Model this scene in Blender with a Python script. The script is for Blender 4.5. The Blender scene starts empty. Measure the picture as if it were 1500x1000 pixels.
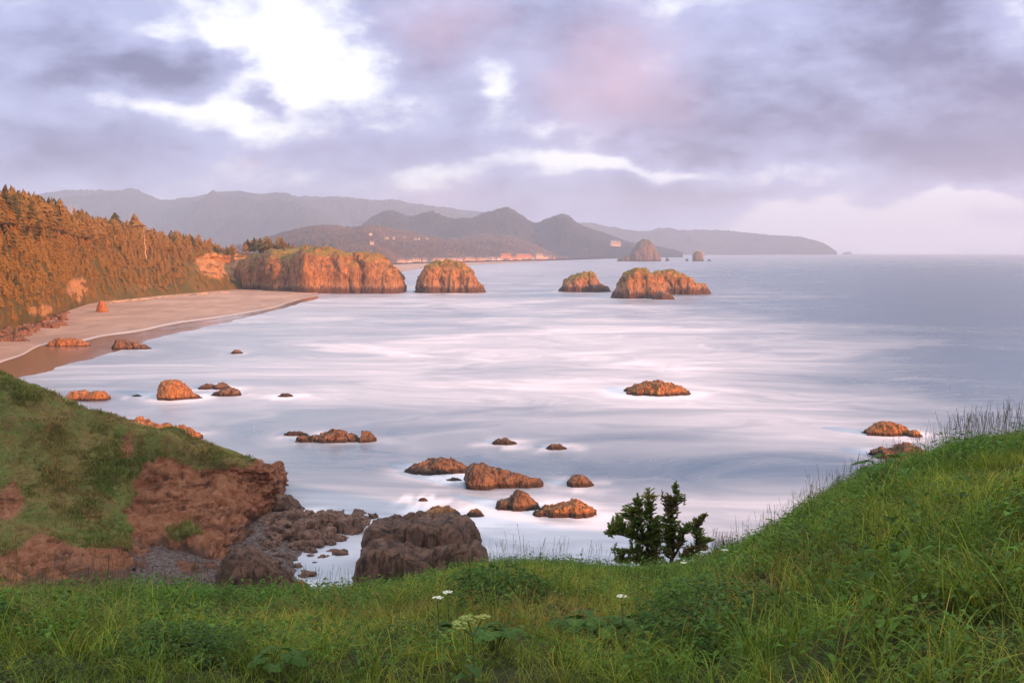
import bpy, math, random
import numpy as np
from mathutils import Vector, Matrix
rng = np.random.default_rng(7)
random.seed(7)
scn = bpy.context.scene
COL = scn.collection

# ------------------------------------------------------------------ camera, sky, sun, exposure
HC, FPX, LROW = 36.0, 1667.0, 368.0        # camera height, focal length in photo pixels, level row
cam_d = bpy.data.cameras.new('camera')
cam_d.sensor_width = 36.0
cam_d.lens = 36.0 * FPX / 1500.0
cam_d.shift_y = (LROW - 500.0) / 1500.0
cam_d.clip_start = 0.1
cam_d.clip_end = 60000.0
cam = bpy.data.objects.new('camera', cam_d)
cam.location = (0, 0, HC)
cam.rotation_euler = (math.radians(90), 0, 0)
COL.objects.link(cam)
scn.camera = cam

SUN_EL = math.radians(11.0)
SUN_H = Vector((0.76, -0.65, 0)).normalized()
SUN_ROT = math.atan2(SUN_H.x, SUN_H.y)
EXPOSURE = 1.2

scn.view_settings.view_transform = 'Standard'
scn.view_settings.look = 'None'
scn.view_settings.exposure = EXPOSURE
scn.view_settings.gamma = 1.0
scn.view_settings.use_curve_mapping = False
scn.render.engine = 'CYCLES'
cy = scn.cycles
cy.use_denoising = True
cy.max_bounces = 5
cy.diffuse_bounces = 2
cy.glossy_bounces = 2
cy.transmission_bounces = 3
cy.transparent_max_bounces = 6
cy.volume_bounces = 3
cy.sample_clamp_indirect = 4.0
cy.use_light_tree = False
cy.caustics_reflective = False
cy.caustics_refractive = False


class NT:
    """tiny helper around a node tree"""
    def __init__(self, tree):
        self.t = tree
        tree.nodes.clear()

    def n(self, typ, ins=None, **props):
        nd = self.t.nodes.new(typ)
        for k, v in props.items():
            setattr(nd, k, v)
        for k, v in (ins or {}).items():
            s = nd.inputs[k]
            if isinstance(v, bpy.types.NodeSocket):
                self.t.links.new(v, s)
            elif isinstance(v, bpy.types.Node):
                self.t.links.new(v.outputs[0], s)
            else:
                s.default_value = v
        return nd

    def math(self, op, a, b=0.0, c=None, clamp=False):
        ins = {0: a, 1: b}
        if c is not None:
            ins[2] = c
        return self.n('ShaderNodeMath', ins, operation=op, use_clamp=clamp).outputs[0]

    def vmath(self, op, a, b=(0, 0, 0)):
        nd = self.n('ShaderNodeVectorMath', {0: a, 1: b}, operation=op)
        return nd.outputs['Value'] if op in ('DOT_PRODUCT', 'LENGTH') else nd.outputs[0]

    def mix(self, f, a, b):
        nd = self.n('ShaderNodeMix', {}, data_type='RGBA')
        for k, v in ((0, f), (6, a), (7, b)):
            s = nd.inputs[k]
            if isinstance(v, bpy.types.NodeSocket):
                self.t.links.new(v, s)
            else:
                s.default_value = v if k == 0 else (tuple(v) + (1,))[:4]
        return nd.outputs[2]

    def noise(self, vec, scale, detail=4, rough=0.55, dist=0.0, out='Fac'):
        return self.n('ShaderNodeTexNoise', {'Vector': vec, 'Scale': scale, 'Detail': detail,
                                             'Roughness': rough, 'Distortion': dist}).outputs[out]

    def ramp(self, f, a, b, lo=0.0, hi=1.0):
        return self.n('ShaderNodeMapRange', {'Value': f, 'From Min': a, 'From Max': b, 'To Min': lo, 'To Max': hi},
                      interpolation_type='SMOOTHSTEP').outputs[0]


def px_dir(px, py):
    az = math.atan((px - 750) / FPX)
    return az, (LROW - py) / FPX * math.cos(az)


def build_world():
    w = bpy.data.worlds.new('World')
    scn.world = w
    w.use_nodes = True
    t = NT(w.node_tree)
    tc = t.n('ShaderNodeTexCoord').outputs['Generated']
    sky = t.n('ShaderNodeTexSky', sky_type='NISHITA', sun_disc=False, sun_elevation=SUN_EL, sun_rotation=SUN_ROT,
              air_density=1.0, dust_density=2.0, ozone_density=1.0, altitude=30).outputs[0]
    sep = t.n('ShaderNodeSeparateXYZ', {0: tc})
    x, y, z = sep.outputs
    az = t.math('ARCTAN2', x, y)
    el = t.math('DIVIDE', z, t.math('SQRT', t.math('ADD', t.math('MULTIPLY', x, x), t.math('MULTIPLY', y, y))))
    p0 = t.n('ShaderNodeCombineXYZ', {0: az, 1: el, 2: 0.0}).outputs[0]
    flat = t.vmath('MULTIPLY', tc, (1, 1, 1.9))
    w1 = t.noise(flat, 9.0, 5, 0.55, out='Color')
    w2 = t.vmath('MULTIPLY', t.vmath('SUBTRACT', w1, (.5, .5, .5)), (.13, .07, 0))
    p = t.vmath('ADD', p0, w2)

    def blob(px, py, rx, ry, amp):
        a, e = px_dir(px, py)
        d = t.vmath('MULTIPLY', t.vmath('SUBTRACT', p, (a, e, 0)), (FPX / rx, FPX / ry, 0))
        q = t.math('MULTIPLY', t.vmath('DOT_PRODUCT', d, d), -1.0)
        return t.math('MULTIPLY', t.math('EXPONENT', q), amp)

    def total(lst):
        s = None
        for b in lst:
            v = blob(*b)
            s = v if s is None else t.math('ADD', s, v)
        return s
    gaps = [(430, 108, 105, 80, -.64), (290, 60, 130, 36, -.30), (220, 160, 190, 22, -.40), (35, 90, 40, 38, -.3),
            (380, 203, 90, 18, -.38), (730, 130, 32, 42, -.34), (812, 192, 34, 20, -.34), (905, 208, 24, 22, -.3),
            (985, 247, 210, 15, -.62), (850, 238, 60, 14, -.2), (1130, 262, 60, 12, -.25), (630, 268, 60, 24, -.34), (1270, 302, 170, 20, -.85), (1450, 290, 90, 14, -.5),
            (1350, 342, 280, 26, -.55), (1098, 65, 40, 24, -.16), (1490, 45, 60, 40, -.22), (975, 212, 18, 20, -.2)]
    clouds = [(40, 120, 120, 70, .35), (250, 100, 130, 24, .55), (90, 20, 150, 40, .25), (378, 158, 24, 26, .5),
              (1280, 130, 480, 150, .58), (760, 190, 260, 60, .14), (80, 130, 200, 120, .12), (700, 310, 500, 40, .14), (1420, 230, 220, 34, .35), (110, 235, 330, 45, .35), (700, 60, 110, 80, .30),
              (420, 190, 60, 30, .12), (560, 215, 120, 45, .30), (1100, 285, 160, 18, .25), (760, 300, 230, 26, .18)]
    fb = t.noise(flat, 5.5, 7, 0.56, 0.3)
    fine = t.noise(flat, 26.0, 5, 0.6, 0.2)
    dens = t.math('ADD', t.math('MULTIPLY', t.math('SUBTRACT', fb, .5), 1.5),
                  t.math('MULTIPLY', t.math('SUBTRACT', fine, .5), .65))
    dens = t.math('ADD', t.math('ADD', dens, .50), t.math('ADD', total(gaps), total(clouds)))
    dens = t.math('SUBTRACT', dens, t.ramp(el, .24, .9, 0, .42))     # deck thinned overhead, out of view, to brighten the ambient light on the foreground
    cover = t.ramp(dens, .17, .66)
    dark = t.math('ADD', t.ramp(dens, .55, 1.25), t.math('MULTIPLY', t.math('SUBTRACT', t.noise(flat, 11.0, 6, .56, .4), .5), 1.0),
                  clamp=True)
    pink = t.math('ADD', total([(905, 115, 95, 85, .85), (645, 45, 80, 60, .55), (620, 285, 60, 30, .5), (360, 245, 40, 12, .45),
                                (1400, 345, 250, 30, .5)]),
                  t.ramp(t.noise(flat, 4.0, 3), .62, .8, 0, .35), clamp=True)
    low = t.ramp(el, 0.0, .075, 1.0, 0.0)
    cl = t.mix(dark, (3.2, 3.6, 5.7), (.95, 1.13, 2.4))
    cl = t.mix(t.math('MULTIPLY', pink, .85), cl, (5.2, 3.4, 4.3))
    hi = t.mix(low, (9.6, 9.7, 10.2), (9.3, 8.2, 8.4))
    veil = t.mix(.82, sky, hi)
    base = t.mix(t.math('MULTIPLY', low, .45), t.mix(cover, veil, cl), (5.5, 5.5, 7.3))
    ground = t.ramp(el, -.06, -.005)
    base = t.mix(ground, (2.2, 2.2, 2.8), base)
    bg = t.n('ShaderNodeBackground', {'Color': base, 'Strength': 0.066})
    t.n('ShaderNodeOutputWorld', {'Surface': bg.outputs[0]})
    w.cycles.sampling_method = 'MANUAL'
    w.cycles.sample_map_resolution = 512


build_world()
sun_d = bpy.data.lights.new('sun', 'SUN')
sun_d.energy = 5.0
sun_d.angle = math.radians(0.6)
sun_d.color = (1.0, 0.345, 0.095)
sun = bpy.data.objects.new('sun', sun_d)
to_sun = Vector((SUN_H.x * math.cos(SUN_EL), SUN_H.y * math.cos(SUN_EL), math.sin(SUN_EL)))
sun.rotation_euler = to_sun.to_track_quat('Z', 'Y').to_euler()
sun.location = (200, -200, 300)
COL.objects.link(sun)


# ------------------------------------------------------------------ geometry helpers
def P(px, py, Y):
    """world point seen at photo pixel (px, py) when it stands Y metres away"""
    return np.stack([(np.asarray(px, float) - 750) / FPX * Y, np.asarray(Y, float) + 0 * np.asarray(px, float),
                     HC - (np.asarray(py, float) - LROW) / FPX * Y], -1)


def WY(py, z=0.0):
    return (HC - z) * FPX / (np.asarray(py, float) - LROW)


def W(px, py, z=0.0):
    return P(px, py, WY(py, z))


def proj(v):
    v = np.asarray(v, float)
    return 750 + v[..., 0] / v[..., 1] * FPX, LROW + (HC - v[..., 2]) / v[..., 1] * FPX


def _h(ix, iy, iz, seed):
    h = (ix.astype(np.uint32) * np.uint32(374761393) + iy.astype(np.uint32) * np.uint32(668265263)
         + iz.astype(np.uint32) * np.uint32(2147483647) + np.uint32(seed * 1013904223 & 0xffffffff))
    h = (h ^ (h >> np.uint32(13))) * np.uint32(1274126177)
    h = (h ^ (h >> np.uint32(16))) * np.uint32(2246822519)
    return (h ^ (h >> np.uint32(15))).astype(np.float64) / 4294967295.0


def vnoise(p, seed=0):
    p = np.asarray(p, float)
    f = np.floor(p)
    i = f.astype(np.int64)
    d = p - f
    d = d * d * d * (d * (d * 6 - 15) + 10)
    out = 0
    for a in (0, 1):
        wx = d[..., 0] if a else 1 - d[..., 0]
        for b in (0, 1):
            wy = d[..., 1] if b else 1 - d[..., 1]
            for c in (0, 1):
                wz = d[..., 2] if c else 1 - d[..., 2]
                out = out + wx * wy * wz * _h(i[..., 0] + a, i[..., 1] + b, i[..., 2] + c, seed)
    return out * 2 - 1


def fbm(p, oct=5, seed=0, gain=.5, ridged=False):
    p = np.asarray(p, float)
    s, a, tot = 0, 1.0, 0
    for o in range(oct):
        v = vnoise(p * (2.03 ** o) + o * 17.3, seed + o)
        s = s + a * ((1 - 2 * np.abs(v)) if ridged else v)
        tot += a
        a *= gain
    return s / tot


def worley(p, seed=0):
    """distance to the nearest and second nearest cell point, and a value per cell"""
    p = np.asarray(p, float)
    f = np.floor(p).astype(np.int64)
    d1 = np.full(p.shape[:-1], 9.0)
    d2 = d1.copy()
    val = d1 * 0
    for a in (-1, 0, 1):
        for b in (-1, 0, 1):
            for c in (-1, 0, 1):
                q = f + np.array([a, b, c])
                o = np.stack([_h(q[..., 0], q[..., 1], q[..., 2], seed + k) for k in (1, 2, 3)], -1)
                d = np.linalg.norm(q + o - p, axis=-1)
                new = d < d1
                d2 = np.where(new, d1, np.minimum(d2, d))
                val = np.where(new, o[..., 0], val)
                d1 = np.where(new, d, d1)
    return d1, d2, val


def facets(p, seed=0):
    """broken planes: every cell is a tilted flat, with steps where cells meet"""
    p = np.asarray(p, float)
    f = np.floor(p).astype(np.int64)
    best = np.full(p.shape[:-1], 9.0)
    out = best * 0
    for a in (-1, 0, 1):
        for b in (-1, 0, 1):
            for c in (-1, 0, 1):
                q = f + np.array([a, b, c])
                o = np.stack([_h(q[..., 0], q[..., 1], q[..., 2], seed + k) for k in (1, 2, 3)], -1)
                v = p - q - o
                d = np.linalg.norm(v, axis=-1)
                new = d < best
                g = np.stack([_h(q[..., 0], q[..., 1], q[..., 2], seed + k) for k in (4, 5, 6)], -1) - .5
                out = np.where(new, (v * g).sum(-1) * 1.7 + (o[..., 1] - .5) * .7, out)
                best = np.where(new, d, best)
    return out


def mesh(name, V, faces, mats, smooth=True, attrs=None, colors=None, mat_idx=None):
    """faces: one array (n,3)/(n,4) or a list of such arrays"""
    if isinstance(faces, np.ndarray):
        faces = [faces]
    me = bpy.data.meshes.new(name)
    V = np.ascontiguousarray(np.asarray(V, float).reshape(-1, 3))
    loops = np.concatenate([f.reshape(-1) for f in faces]).astype(np.int32)
    tot = np.concatenate([np.full(len(f), f.shape[1]) for f in faces]).astype(np.int32)
    start = np.concatenate([[0], np.cumsum(tot)[:-1]]).astype(np.int32)
    me.vertices.add(len(V))
    me.vertices.foreach_set('co', V.reshape(-1))
    me.loops.add(len(loops))
    me.loops.foreach_set('vertex_index', loops)
    me.polygons.add(len(tot))
    me.polygons.foreach_set('loop_start', start)
    me.polygons.foreach_set('loop_total', tot)
    me.polygons.foreach_set('use_smooth', np.full(len(tot), smooth))
    if mat_idx is not None:
        me.polygons.foreach_set('material_index', np.asarray(mat_idx, np.int32))
    me.update(calc_edges=True)
    for k, v in (attrs or {}).items():
        a = me.attributes.new(k, 'FLOAT', 'POINT')
        a.data.foreach_set('value', np.ascontiguousarray(np.asarray(v, np.float32).reshape(-1)))
    if colors is not None:
        a = me.attributes.new('tint', 'FLOAT_COLOR', 'POINT')
        c = np.ones((len(V), 4), np.float32)
        c[:, :3] = np.asarray(colors).reshape(-1, 3)
        a.data.foreach_set('color', c.reshape(-1))
    for m in (mats if isinstance(mats, (list, tuple)) else [mats]):
        me.materials.append(m)
    return me


def link(name, data, parent=None, loc=None, rotz=0.0, scale=None):
    o = bpy.data.objects.new(name, data)
    COL.objects.link(o)
    if parent is not None:
        o.parent = parent
    if loc is not None:
        o.location = tuple(float(c) for c in loc)
    if rotz:
        o.rotation_euler = (0, 0, rotz)
    if scale is not None:
        o.scale = scale if hasattr(scale, '__len__') else (scale,) * 3
    return o


def tag(o, label=None, cat=None, group=None, kind=None):
    for k, v in (('label', label), ('category', cat), ('group', group), ('kind', kind)):
        if v:
            o[k] = v
    return o


def structure(o, label=None):
    return tag(o, label, None, None, 'structure')


def grid_faces(nu, nv, wrap=False):
    """vertices laid out [u, v]"""
    i = np.arange(nu if wrap else nu - 1)[:, None]
    j = np.arange(nv - 1)[None, :]
    i2 = (i + 1) % nu
    return np.stack([i * nv + j, i2 * nv + j, i2 * nv + j + 1, i * nv + j + 1], -1).reshape(-1, 4)


def grid_normals(G):
    du = np.gradient(G, axis=0)
    dv = np.gradient(G, axis=1)
    n = np.cross(du, dv)
    return n / (np.linalg.norm(n, axis=-1, keepdims=True) + 1e-9)


def smooth_interp(x, xp, fp):
    """monotone-ish cubic through (xp, fp)"""
    xp = np.asarray(xp, float)
    fp = np.asarray(fp, float)
    s = np.diff(fp) / np.diff(xp)
    m = np.concatenate([[s[0]], (s[:-1] + s[1:]) / 2, [s[-1]]])
    for k in range(1, len(m) - 1):
        if s[k - 1] * s[k] <= 0:
            m[k] = 0
    x = np.clip(np.asarray(x, float), xp[0], xp[-1])
    k = np.clip(np.searchsorted(xp, x) - 1, 0, len(xp) - 2)
    h = xp[k + 1] - xp[k]
    t = (x - xp[k]) / h
    return ((2 * t**3 - 3 * t**2 + 1) * fp[k] + (t**3 - 2 * t**2 + t) * h * m[k]
            + (-2 * t**3 + 3 * t**2) * fp[k + 1] + (t**3 - t**2) * h * m[k + 1])


def tube(pts, radii, n=7):
    pts = np.asarray(pts, float)
    radii = np.asarray(radii, float)
    d = np.gradient(pts, axis=0)
    d /= np.linalg.norm(d, axis=1, keepdims=True) + 1e-9
    ref = np.where(np.abs(d[:, 2:3]) > .9, [[1., 0, 0]], [[0, 0, 1.]])
    a = np.cross(d, ref)
    a /= np.linalg.norm(a, axis=1, keepdims=True) + 1e-9
    b = np.cross(d, a)
    th = np.linspace(0, 2 * np.pi, n, endpoint=False)
    V = pts[:, None] + radii[:, None, None] * (a[:, None] * np.cos(th)[None, :, None] + b[:, None] * np.sin(th)[None, :, None])
    i = np.arange(len(pts) - 1)[:, None]
    j = np.arange(n)[None, :]
    j2 = (j + 1) % n
    F = np.stack([i * n + j, i * n + j2, (i + 1) * n + j2, (i + 1) * n + j], -1).reshape(-1, 4)
    return V.reshape(-1, 3), F


def merge(parts):
    """join a list of (V, F) with equal face size"""
    Vs, Fs, off = [], [], 0
    for V, F in parts:
        Vs.append(V)
        Fs.append(F + off)
        off += len(V)
    return np.concatenate(Vs), np.concatenate(Fs)


# ------------------------------------------------------------------ materials
def new_mat(name):
    m = bpy.data.materials.new(name)
    m.use_nodes = True
    return m, NT(m.node_tree)


def finish(t, col, rough=.9, normal=None, spec=.3, extra=None):
    ins = {'Base Color': col, 'Roughness': rough, 'Specular IOR Level': spec}
    if normal is not None:
        ins['Normal'] = normal
    ins.update(extra or {})
    if not isinstance(col, bpy.types.NodeSocket):
        ins['Base Color'] = (tuple(col) + (1,))[:4]
    b = t.n('ShaderNodeBsdfPrincipled', ins)
    t.n('ShaderNodeOutputMaterial', {'Surface': b.outputs[0]})
    return b


def bump(t, h, strength, dist, normal=None):
    ins = {'Height': h, 'Strength': strength, 'Distance': dist}
    if normal is not None:
        ins['Normal'] = normal
    return t.n('ShaderNodeBump', ins).outputs[0]


def rock_material(name, light, dark, crack, scale, veg=None, tide=None, tide_col=(.035, .026, .024), barn=None):
    """scale: size of the larger mottles in metres; veg: colour of what grows on the tops; tide: height of the wet dark band"""
    m, t = new_mat(name)
    pos = t.n('ShaderNodeNewGeometry')
    p, nrm = pos.outputs['Position'], pos.outputs['Normal']
    a = t.noise(p, 1 / scale, 6, .62, .4)
    b = t.noise(t.vmath('MULTIPLY', p, (1, 1, .3)), 3.2 / scale, 6, .65)
    c = t.noise(p, 14 / scale, 4, .6)
    col = t.mix(t.ramp(a, .36, .64), dark, light)
    col = t.mix(t.ramp(b, .52, .36, 0, .75), col, crack)
    col = t.mix(t.ramp(c, .6, .75, 0, .35), col, tuple(min(1, k * 1.5) for k in light))
    z = t.n('ShaderNodeSeparateXYZ', {0: p}).outputs[2]
    if veg:
        nz = t.n('ShaderNodeSeparateXYZ', {0: nrm}).outputs[2]
        k = t.math('ADD', nz, t.math('MULTIPLY', t.math('SUBTRACT', b, .5), 1.6))
        vcol = t.mix(t.ramp(c, .35, .65), veg[0], veg[1])
        col = t.mix(t.ramp(k, veg[2], veg[2] + .22), col, vcol)
    if tide:
        zz = t.math('ADD', z, t.math('MULTIPLY', t.math('SUBTRACT', b, .5), -2.2 * tide))
        if barn:
            col = t.mix(t.ramp(zz, tide * .9, tide * 1.5, .75, 0), col, barn)
        col = t.mix(t.ramp(zz, tide * .55, tide, .9, 0), col, tide_col)
    col = t.mix(t.ramp(t.noise(t.vmath('MULTIPLY', p, (1, 1, .16)), 1.6 / scale, 5, .7, .5), .47, .38, 0, .7), col, tuple(k * .6 for k in crack))
    h = t.math('ADD', t.math('MULTIPLY', b, .6), t.math('MULTIPLY', c, .4))
    finish(t, col, t.ramp(c, .3, .7, .72, .95), bump(t, h, 1.0, scale * .22), .25)
    return m


M = {}
M['stack'] = rock_material('weathered_sea_stack', (.37, .19, .075), (.21, .11, .052), (.06, .036, .027), 5.0,
                           veg=((.30, .19, .035), (.14, .14, .028), .60), tide=7.0, tide_col=(.06, .036, .03), barn=(.33, .21, .13))
M['stack_far'] = rock_material('distant_sea_stack', (.20, .14, .10), (.12, .085, .065), (.05, .04, .035), 22.0,
                               veg=((.12, .12, .04), (.09, .10, .035), .5), tide=7.0)
M['rock_orange'] = rock_material('barnacled_rock', (.42, .20, .08), (.22, .105, .05), (.07, .042, .03), 1.3, tide=.75)
M['rock_brown'] = rock_material('brown_shore_rock', (.23, .135, .085), (.125, .075, .052), (.045, .03, .026), 1.5, tide=.8)
M['rock_dark'] = rock_material('dark_basalt', (.19, .105, .07), (.085, .05, .036), (.022, .014, .012), 1.7)
M['boulder'] = rock_material('beach_boulder', (.27, .155, .105), (.125, .075, .058), (.045, .03, .027), .7)
M['pebble'] = rock_material('grey_pebble', (.19, .14, .125), (.10, .075, .072), (.045, .035, .035), .5)
M['weed'] = rock_material('weed_covered_rock', (.24, .14, .045), (.12, .07, .03), (.05, .03, .02), .7)


def attr(t, name):
    return t.n('ShaderNodeAttribute', attribute_name=name).outputs['Fac']


def ground_material(name, bare1, bare2, veg1, veg2, veg3, scale, low=None):
    m, t = new_mat(name)
    p = t.n('ShaderNodeNewGeometry').outputs['Position']
    a = t.noise(p, 1 / scale, 6, .6, .3)
    b = t.noise(t.vmath('MULTIPLY', p, (1, 1, .45)), 5 / scale, 6, .65, .3)
    c = t.noise(p, 24 / scale, 4, .65)
    bare = t.mix(t.ramp(b, .38, .62), bare1, bare2)
    bare = t.mix(t.ramp(c, .56, .75, 0, .5), bare, tuple(k * .45 for k in bare1))
    veg = t.mix(t.ramp(a, .38, .62), veg1, veg2)
    veg = t.mix(t.ramp(b, .5, .68, 0, .8), veg, veg3)
    f = t.math('ADD', attr(t, 'veg'), t.math('MULTIPLY', t.math('SUBTRACT', c, .5), .7))
    cr = t.noise(t.vmath('MULTIPLY', t.vmath('ADD', p, t.vmath('MULTIPLY', t.noise(p, 1 / scale, 3, .5, out='Color'), (4, 4, 4))), (.35, .35, 1.2)), 2.6 / scale, 6, .7, .4)
    bare = t.mix(t.ramp(cr, .50, .38, 0, .8), bare, tuple(k * .3 for k in bare1))
    if low:
        z = t.n('ShaderNodeSeparateXYZ', {0: p}).outputs[2]
        zz = t.math('ADD', z, t.math('MULTIPLY', t.math('SUBTRACT', a, .5), -7.0))
        bare = t.mix(t.ramp(zz, low[0] * .5, low[0] * 1.3, .85, 0), bare, low[1])
    col = t.mix(t.ramp(f, .40, .60), bare, veg)
    h = t.math('ADD', t.math('MULTIPLY', b, .6), t.math('MULTIPLY', c, .4))
    finish(t, col, .95, bump(t, h, 1.0, scale * .12), .15)
    return m


M['bluff'] = ground_material('bluff_earth_and_turf', (.26, .10, .05), (.34, .16, .09), (.14, .175, .045), (.235, .185, .065),
                             (.20, .105, .06), 5.0, (1.5, (.10, .06, .046)))
M['hillside'] = ground_material('wooded_slope_ground', (.34, .19, .085), (.45, .27, .13), (.075, .075, .022), (.14, .10, .03),
                                (.12, .075, .025), 18.0)
M['soil'] = ground_material('headland_soil', (.045, .035, .018), (.06, .045, .022), (.030, .042, .011), (.042, .050, .014), (.04, .032, .014), 2.0)


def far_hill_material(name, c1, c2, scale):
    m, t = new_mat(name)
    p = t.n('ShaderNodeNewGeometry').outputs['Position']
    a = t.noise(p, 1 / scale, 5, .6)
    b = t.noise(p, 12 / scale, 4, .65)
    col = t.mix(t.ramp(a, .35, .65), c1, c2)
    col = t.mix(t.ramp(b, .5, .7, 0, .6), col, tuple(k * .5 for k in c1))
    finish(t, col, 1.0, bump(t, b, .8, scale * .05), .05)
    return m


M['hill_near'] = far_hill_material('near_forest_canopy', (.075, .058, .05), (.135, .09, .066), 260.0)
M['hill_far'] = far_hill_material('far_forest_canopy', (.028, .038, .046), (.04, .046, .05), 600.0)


def sand_material():
    m, t = new_mat('beach_sand')
    p = t.n('ShaderNodeNewGeometry').outputs['Position']
    a = t.noise(p, .02, 5, .6, .5)
    b = t.noise(t.vmath('MULTIPLY', p, (1, .5, 1)), .35, 4, .6)
    a = t.math('ADD', t.math('MULTIPLY', a, .5), t.math('MULTIPLY', t.noise(t.vmath('MULTIPLY', p, (1, .25, 1)), .09, 5, .65, .8), .5))
    dry = t.mix(t.ramp(a, .40, .60), (.31, .205, .155), (.44, .305, .235))
    dry = t.mix(t.ramp(b, .58, .75, 0, .3), dry, (.30, .22, .18))
    wet = attr(t, 'wet')
    foam = attr(t, 'foam')
    col = t.mix(wet, dry, (.20, .115, .075))
    col = t.mix(foam, col, (.78, .74, .74))
    rough = t.math('SUBTRACT', .95, t.math('MULTIPLY', wet, .87))
    finish(t, col, rough, bump(t, b, .25, .05), .5)
    return m


M['sand'] = sand_material()


def sea_material():
    m, t = new_mat('sea_water')
    p = t.n('ShaderNodeNewGeometry').outputs['Position']
    base = attr(t, 'foam')
    q = t.vmath('MULTIPLY', p, (.62, 1.0, 1))
    wv = t.vmath('MULTIPLY', t.vmath('SUBTRACT', t.noise(q, .03, 3, .5, out='Color'), (.5, .5, .5)), (34, 34, 0))
    wb = t.vmath('MULTIPLY', t.vmath('SUBTRACT', t.noise(q, .008, 3, .5, out='Color'), (.5, .5, .5)), (130, 150, 0))
    qw = t.vmath('ADD', t.vmath('ADD', q, wv), wb)
    n1 = t.noise(qw, .016, 5, .55, .6)
    n2 = t.noise(qw, .07, 5, .6, .8)
    n3 = t.noise(t.vmath('MULTIPLY', qw, (.25, .8, 1)), .33, 4, .5, .1)
    f = t.math('ADD', base, t.math('MULTIPLY', t.math('SUBTRACT', n1, .5), 1.5))
    f = t.math('ADD', f, t.math('MULTIPLY', t.math('SUBTRACT', n2, .5), .95))
    f = t.math('ADD', f, t.math('MULTIPLY', t.math('SUBTRACT', n3, .5), .38))
    f = t.n('ShaderNodeMapRange', {'Value': f, 'From Min': -.50, 'From Max': 1.0}).outputs[0]
    f = t.math('POWER', f, 1.7)
    milky = attr(t, 'milk')
    water = t.mix(milky, (.014, .062, .110), (.10, .19, .28))
    col = t.mix(f, water, (.76, .76, .82))
    rough = t.math('ADD', .22, t.math('MULTIPLY', f, .4))
    h = t.math('ADD', t.math('MULTIPLY', n2, .3), t.math('MULTIPLY', n3, .12))
    finish(t, col, rough, bump(t, h, .06, 1.0), .5, {'IOR': 1.33})
    return m


M['sea'] = sea_material()


def leaf_material(name, trans=.35, rough=.6, spec=.3, gain=1.0):
    m, t = new_mat(name)
    a = t.n('ShaderNodeAttribute', attribute_name='tint').outputs['Color']
    d = t.n('ShaderNodeBsdfPrincipled', {'Base Color': a, 'Roughness': rough, 'Specular IOR Level': spec})
    tr = t.n('ShaderNodeBsdfTranslucent', {'Color': t.vmath('MULTIPLY', a, (1.1, 1.2, .6))})
    mx = t.n('ShaderNodeMixShader', {0: trans, 1: d.outputs[0], 2: tr.outputs[0]})
    t.n('ShaderNodeOutputMaterial', {'Surface': mx.outputs[0]})
    return m


M['grass'] = leaf_material('grass_blades', .35, .7, .1)
M['leaf'] = leaf_material('herb_leaves', .3, .6, .14)
M['needles'] = leaf_material('spruce_needles', .4, .7, .12)


def tree_crown_material():
    m, t = new_mat('hillside_conifer_foliage')
    inf = t.n('ShaderNodeObjectInfo').outputs['Random']
    p = t.n('ShaderNodeNewGeometry').outputs['Position']
    a = t.noise(p, .12, 4, .6)
    k = t.math('ADD', t.math('MULTIPLY', inf, .5), t.math('MULTIPLY', a, .6))
    col = t.mix(t.ramp(k, .3, .75), (.034, .042, .011), (.18, .112, .025))
    b = t.n('ShaderNodeBsdfPrincipled', {'Base Color': col, 'Roughness': .85, 'Specular IOR Level': .15})
    t.n('ShaderNodeOutputMaterial', {'Surface': b.outputs[0]})
    return m


M['crown'] = tree_crown_material()


def plain(name, col, rough=.85, scale=1.0, var=.35, spec=.25):
    m, t = new_mat(name)
    p = t.n('ShaderNodeTexCoord').outputs['Object']
    a = t.noise(p, 1 / scale, 5, .6)
    c = t.mix(t.ramp(a, .3, .7), tuple(k * (1 - var) for k in col), tuple(min(1, k * (1 + var * .6)) for k in col))
    finish(t, c, rough, bump(t, a, .5, scale * .05), spec)
    return m


M['bark'] = plain('tree_bark', (.16, .10, .065), .9, .6)
M['snag'] = plain('bleached_dead_wood', (.52, .40, .30), .9, .8)
M['dark_bark'] = plain('spruce_bark', (.05, .036, .028), .95, .1)
M['petal'] = plain('white_umbel_petals', (.72, .74, .56), .7, .02, .15)
M['stem'] = plain('green_stem', (.10, .13, .04), .7, .05)
M['drift'] = plain('driftwood', (.48, .36, .27), .9, 3.0)
WALLS = [plain('house_wall_' + n, c, .8, 4.0, .12) for n, c in (('cream', (.42, .36, .3)), ('white', (.48, .45, .43)),
                                                               ('tan', (.5, .36, .26)), ('rust', (.5, .22, .13)))]
ROOFS = [plain('house_roof_' + n, c, .9, 4.0, .2) for n, c in (('grey', (.22, .19, .18)), ('brown', (.24, .15, .11)))]
GLASS, _t = new_mat('window_glass')
finish(_t, (.03, .035, .05), .1, None, .5)


# ------------------------------------------------------------------ sheets of terrain
def sheet(cols, nu, nv, uspan=None):
    """cols: list of columns, each a list of 3-D control points; returns a smooth [nu, nv, 3] grid"""
    C = np.array(cols, float)
    u = np.arange(len(C))
    v = np.arange(C.shape[1])
    uu = np.linspace(0, len(C) - 1, nu)
    vv = np.linspace(0, C.shape[1] - 1, nv)
    A = np.stack([np.stack([smooth_interp(uu, u, C[:, j, k]) for j in range(C.shape[1])], 1) for k in range(3)], -1)
    G = np.stack([np.stack([smooth_interp(vv, v, A[i, :, k]) for i in range(nu)], 0) for k in range(3)], -1)
    return G


def gauss(px, py, cx, cy, rx, ry):
    return np.exp(-((px - cx) / rx) ** 2 - ((py - cy) / ry) ** 2)


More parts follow.
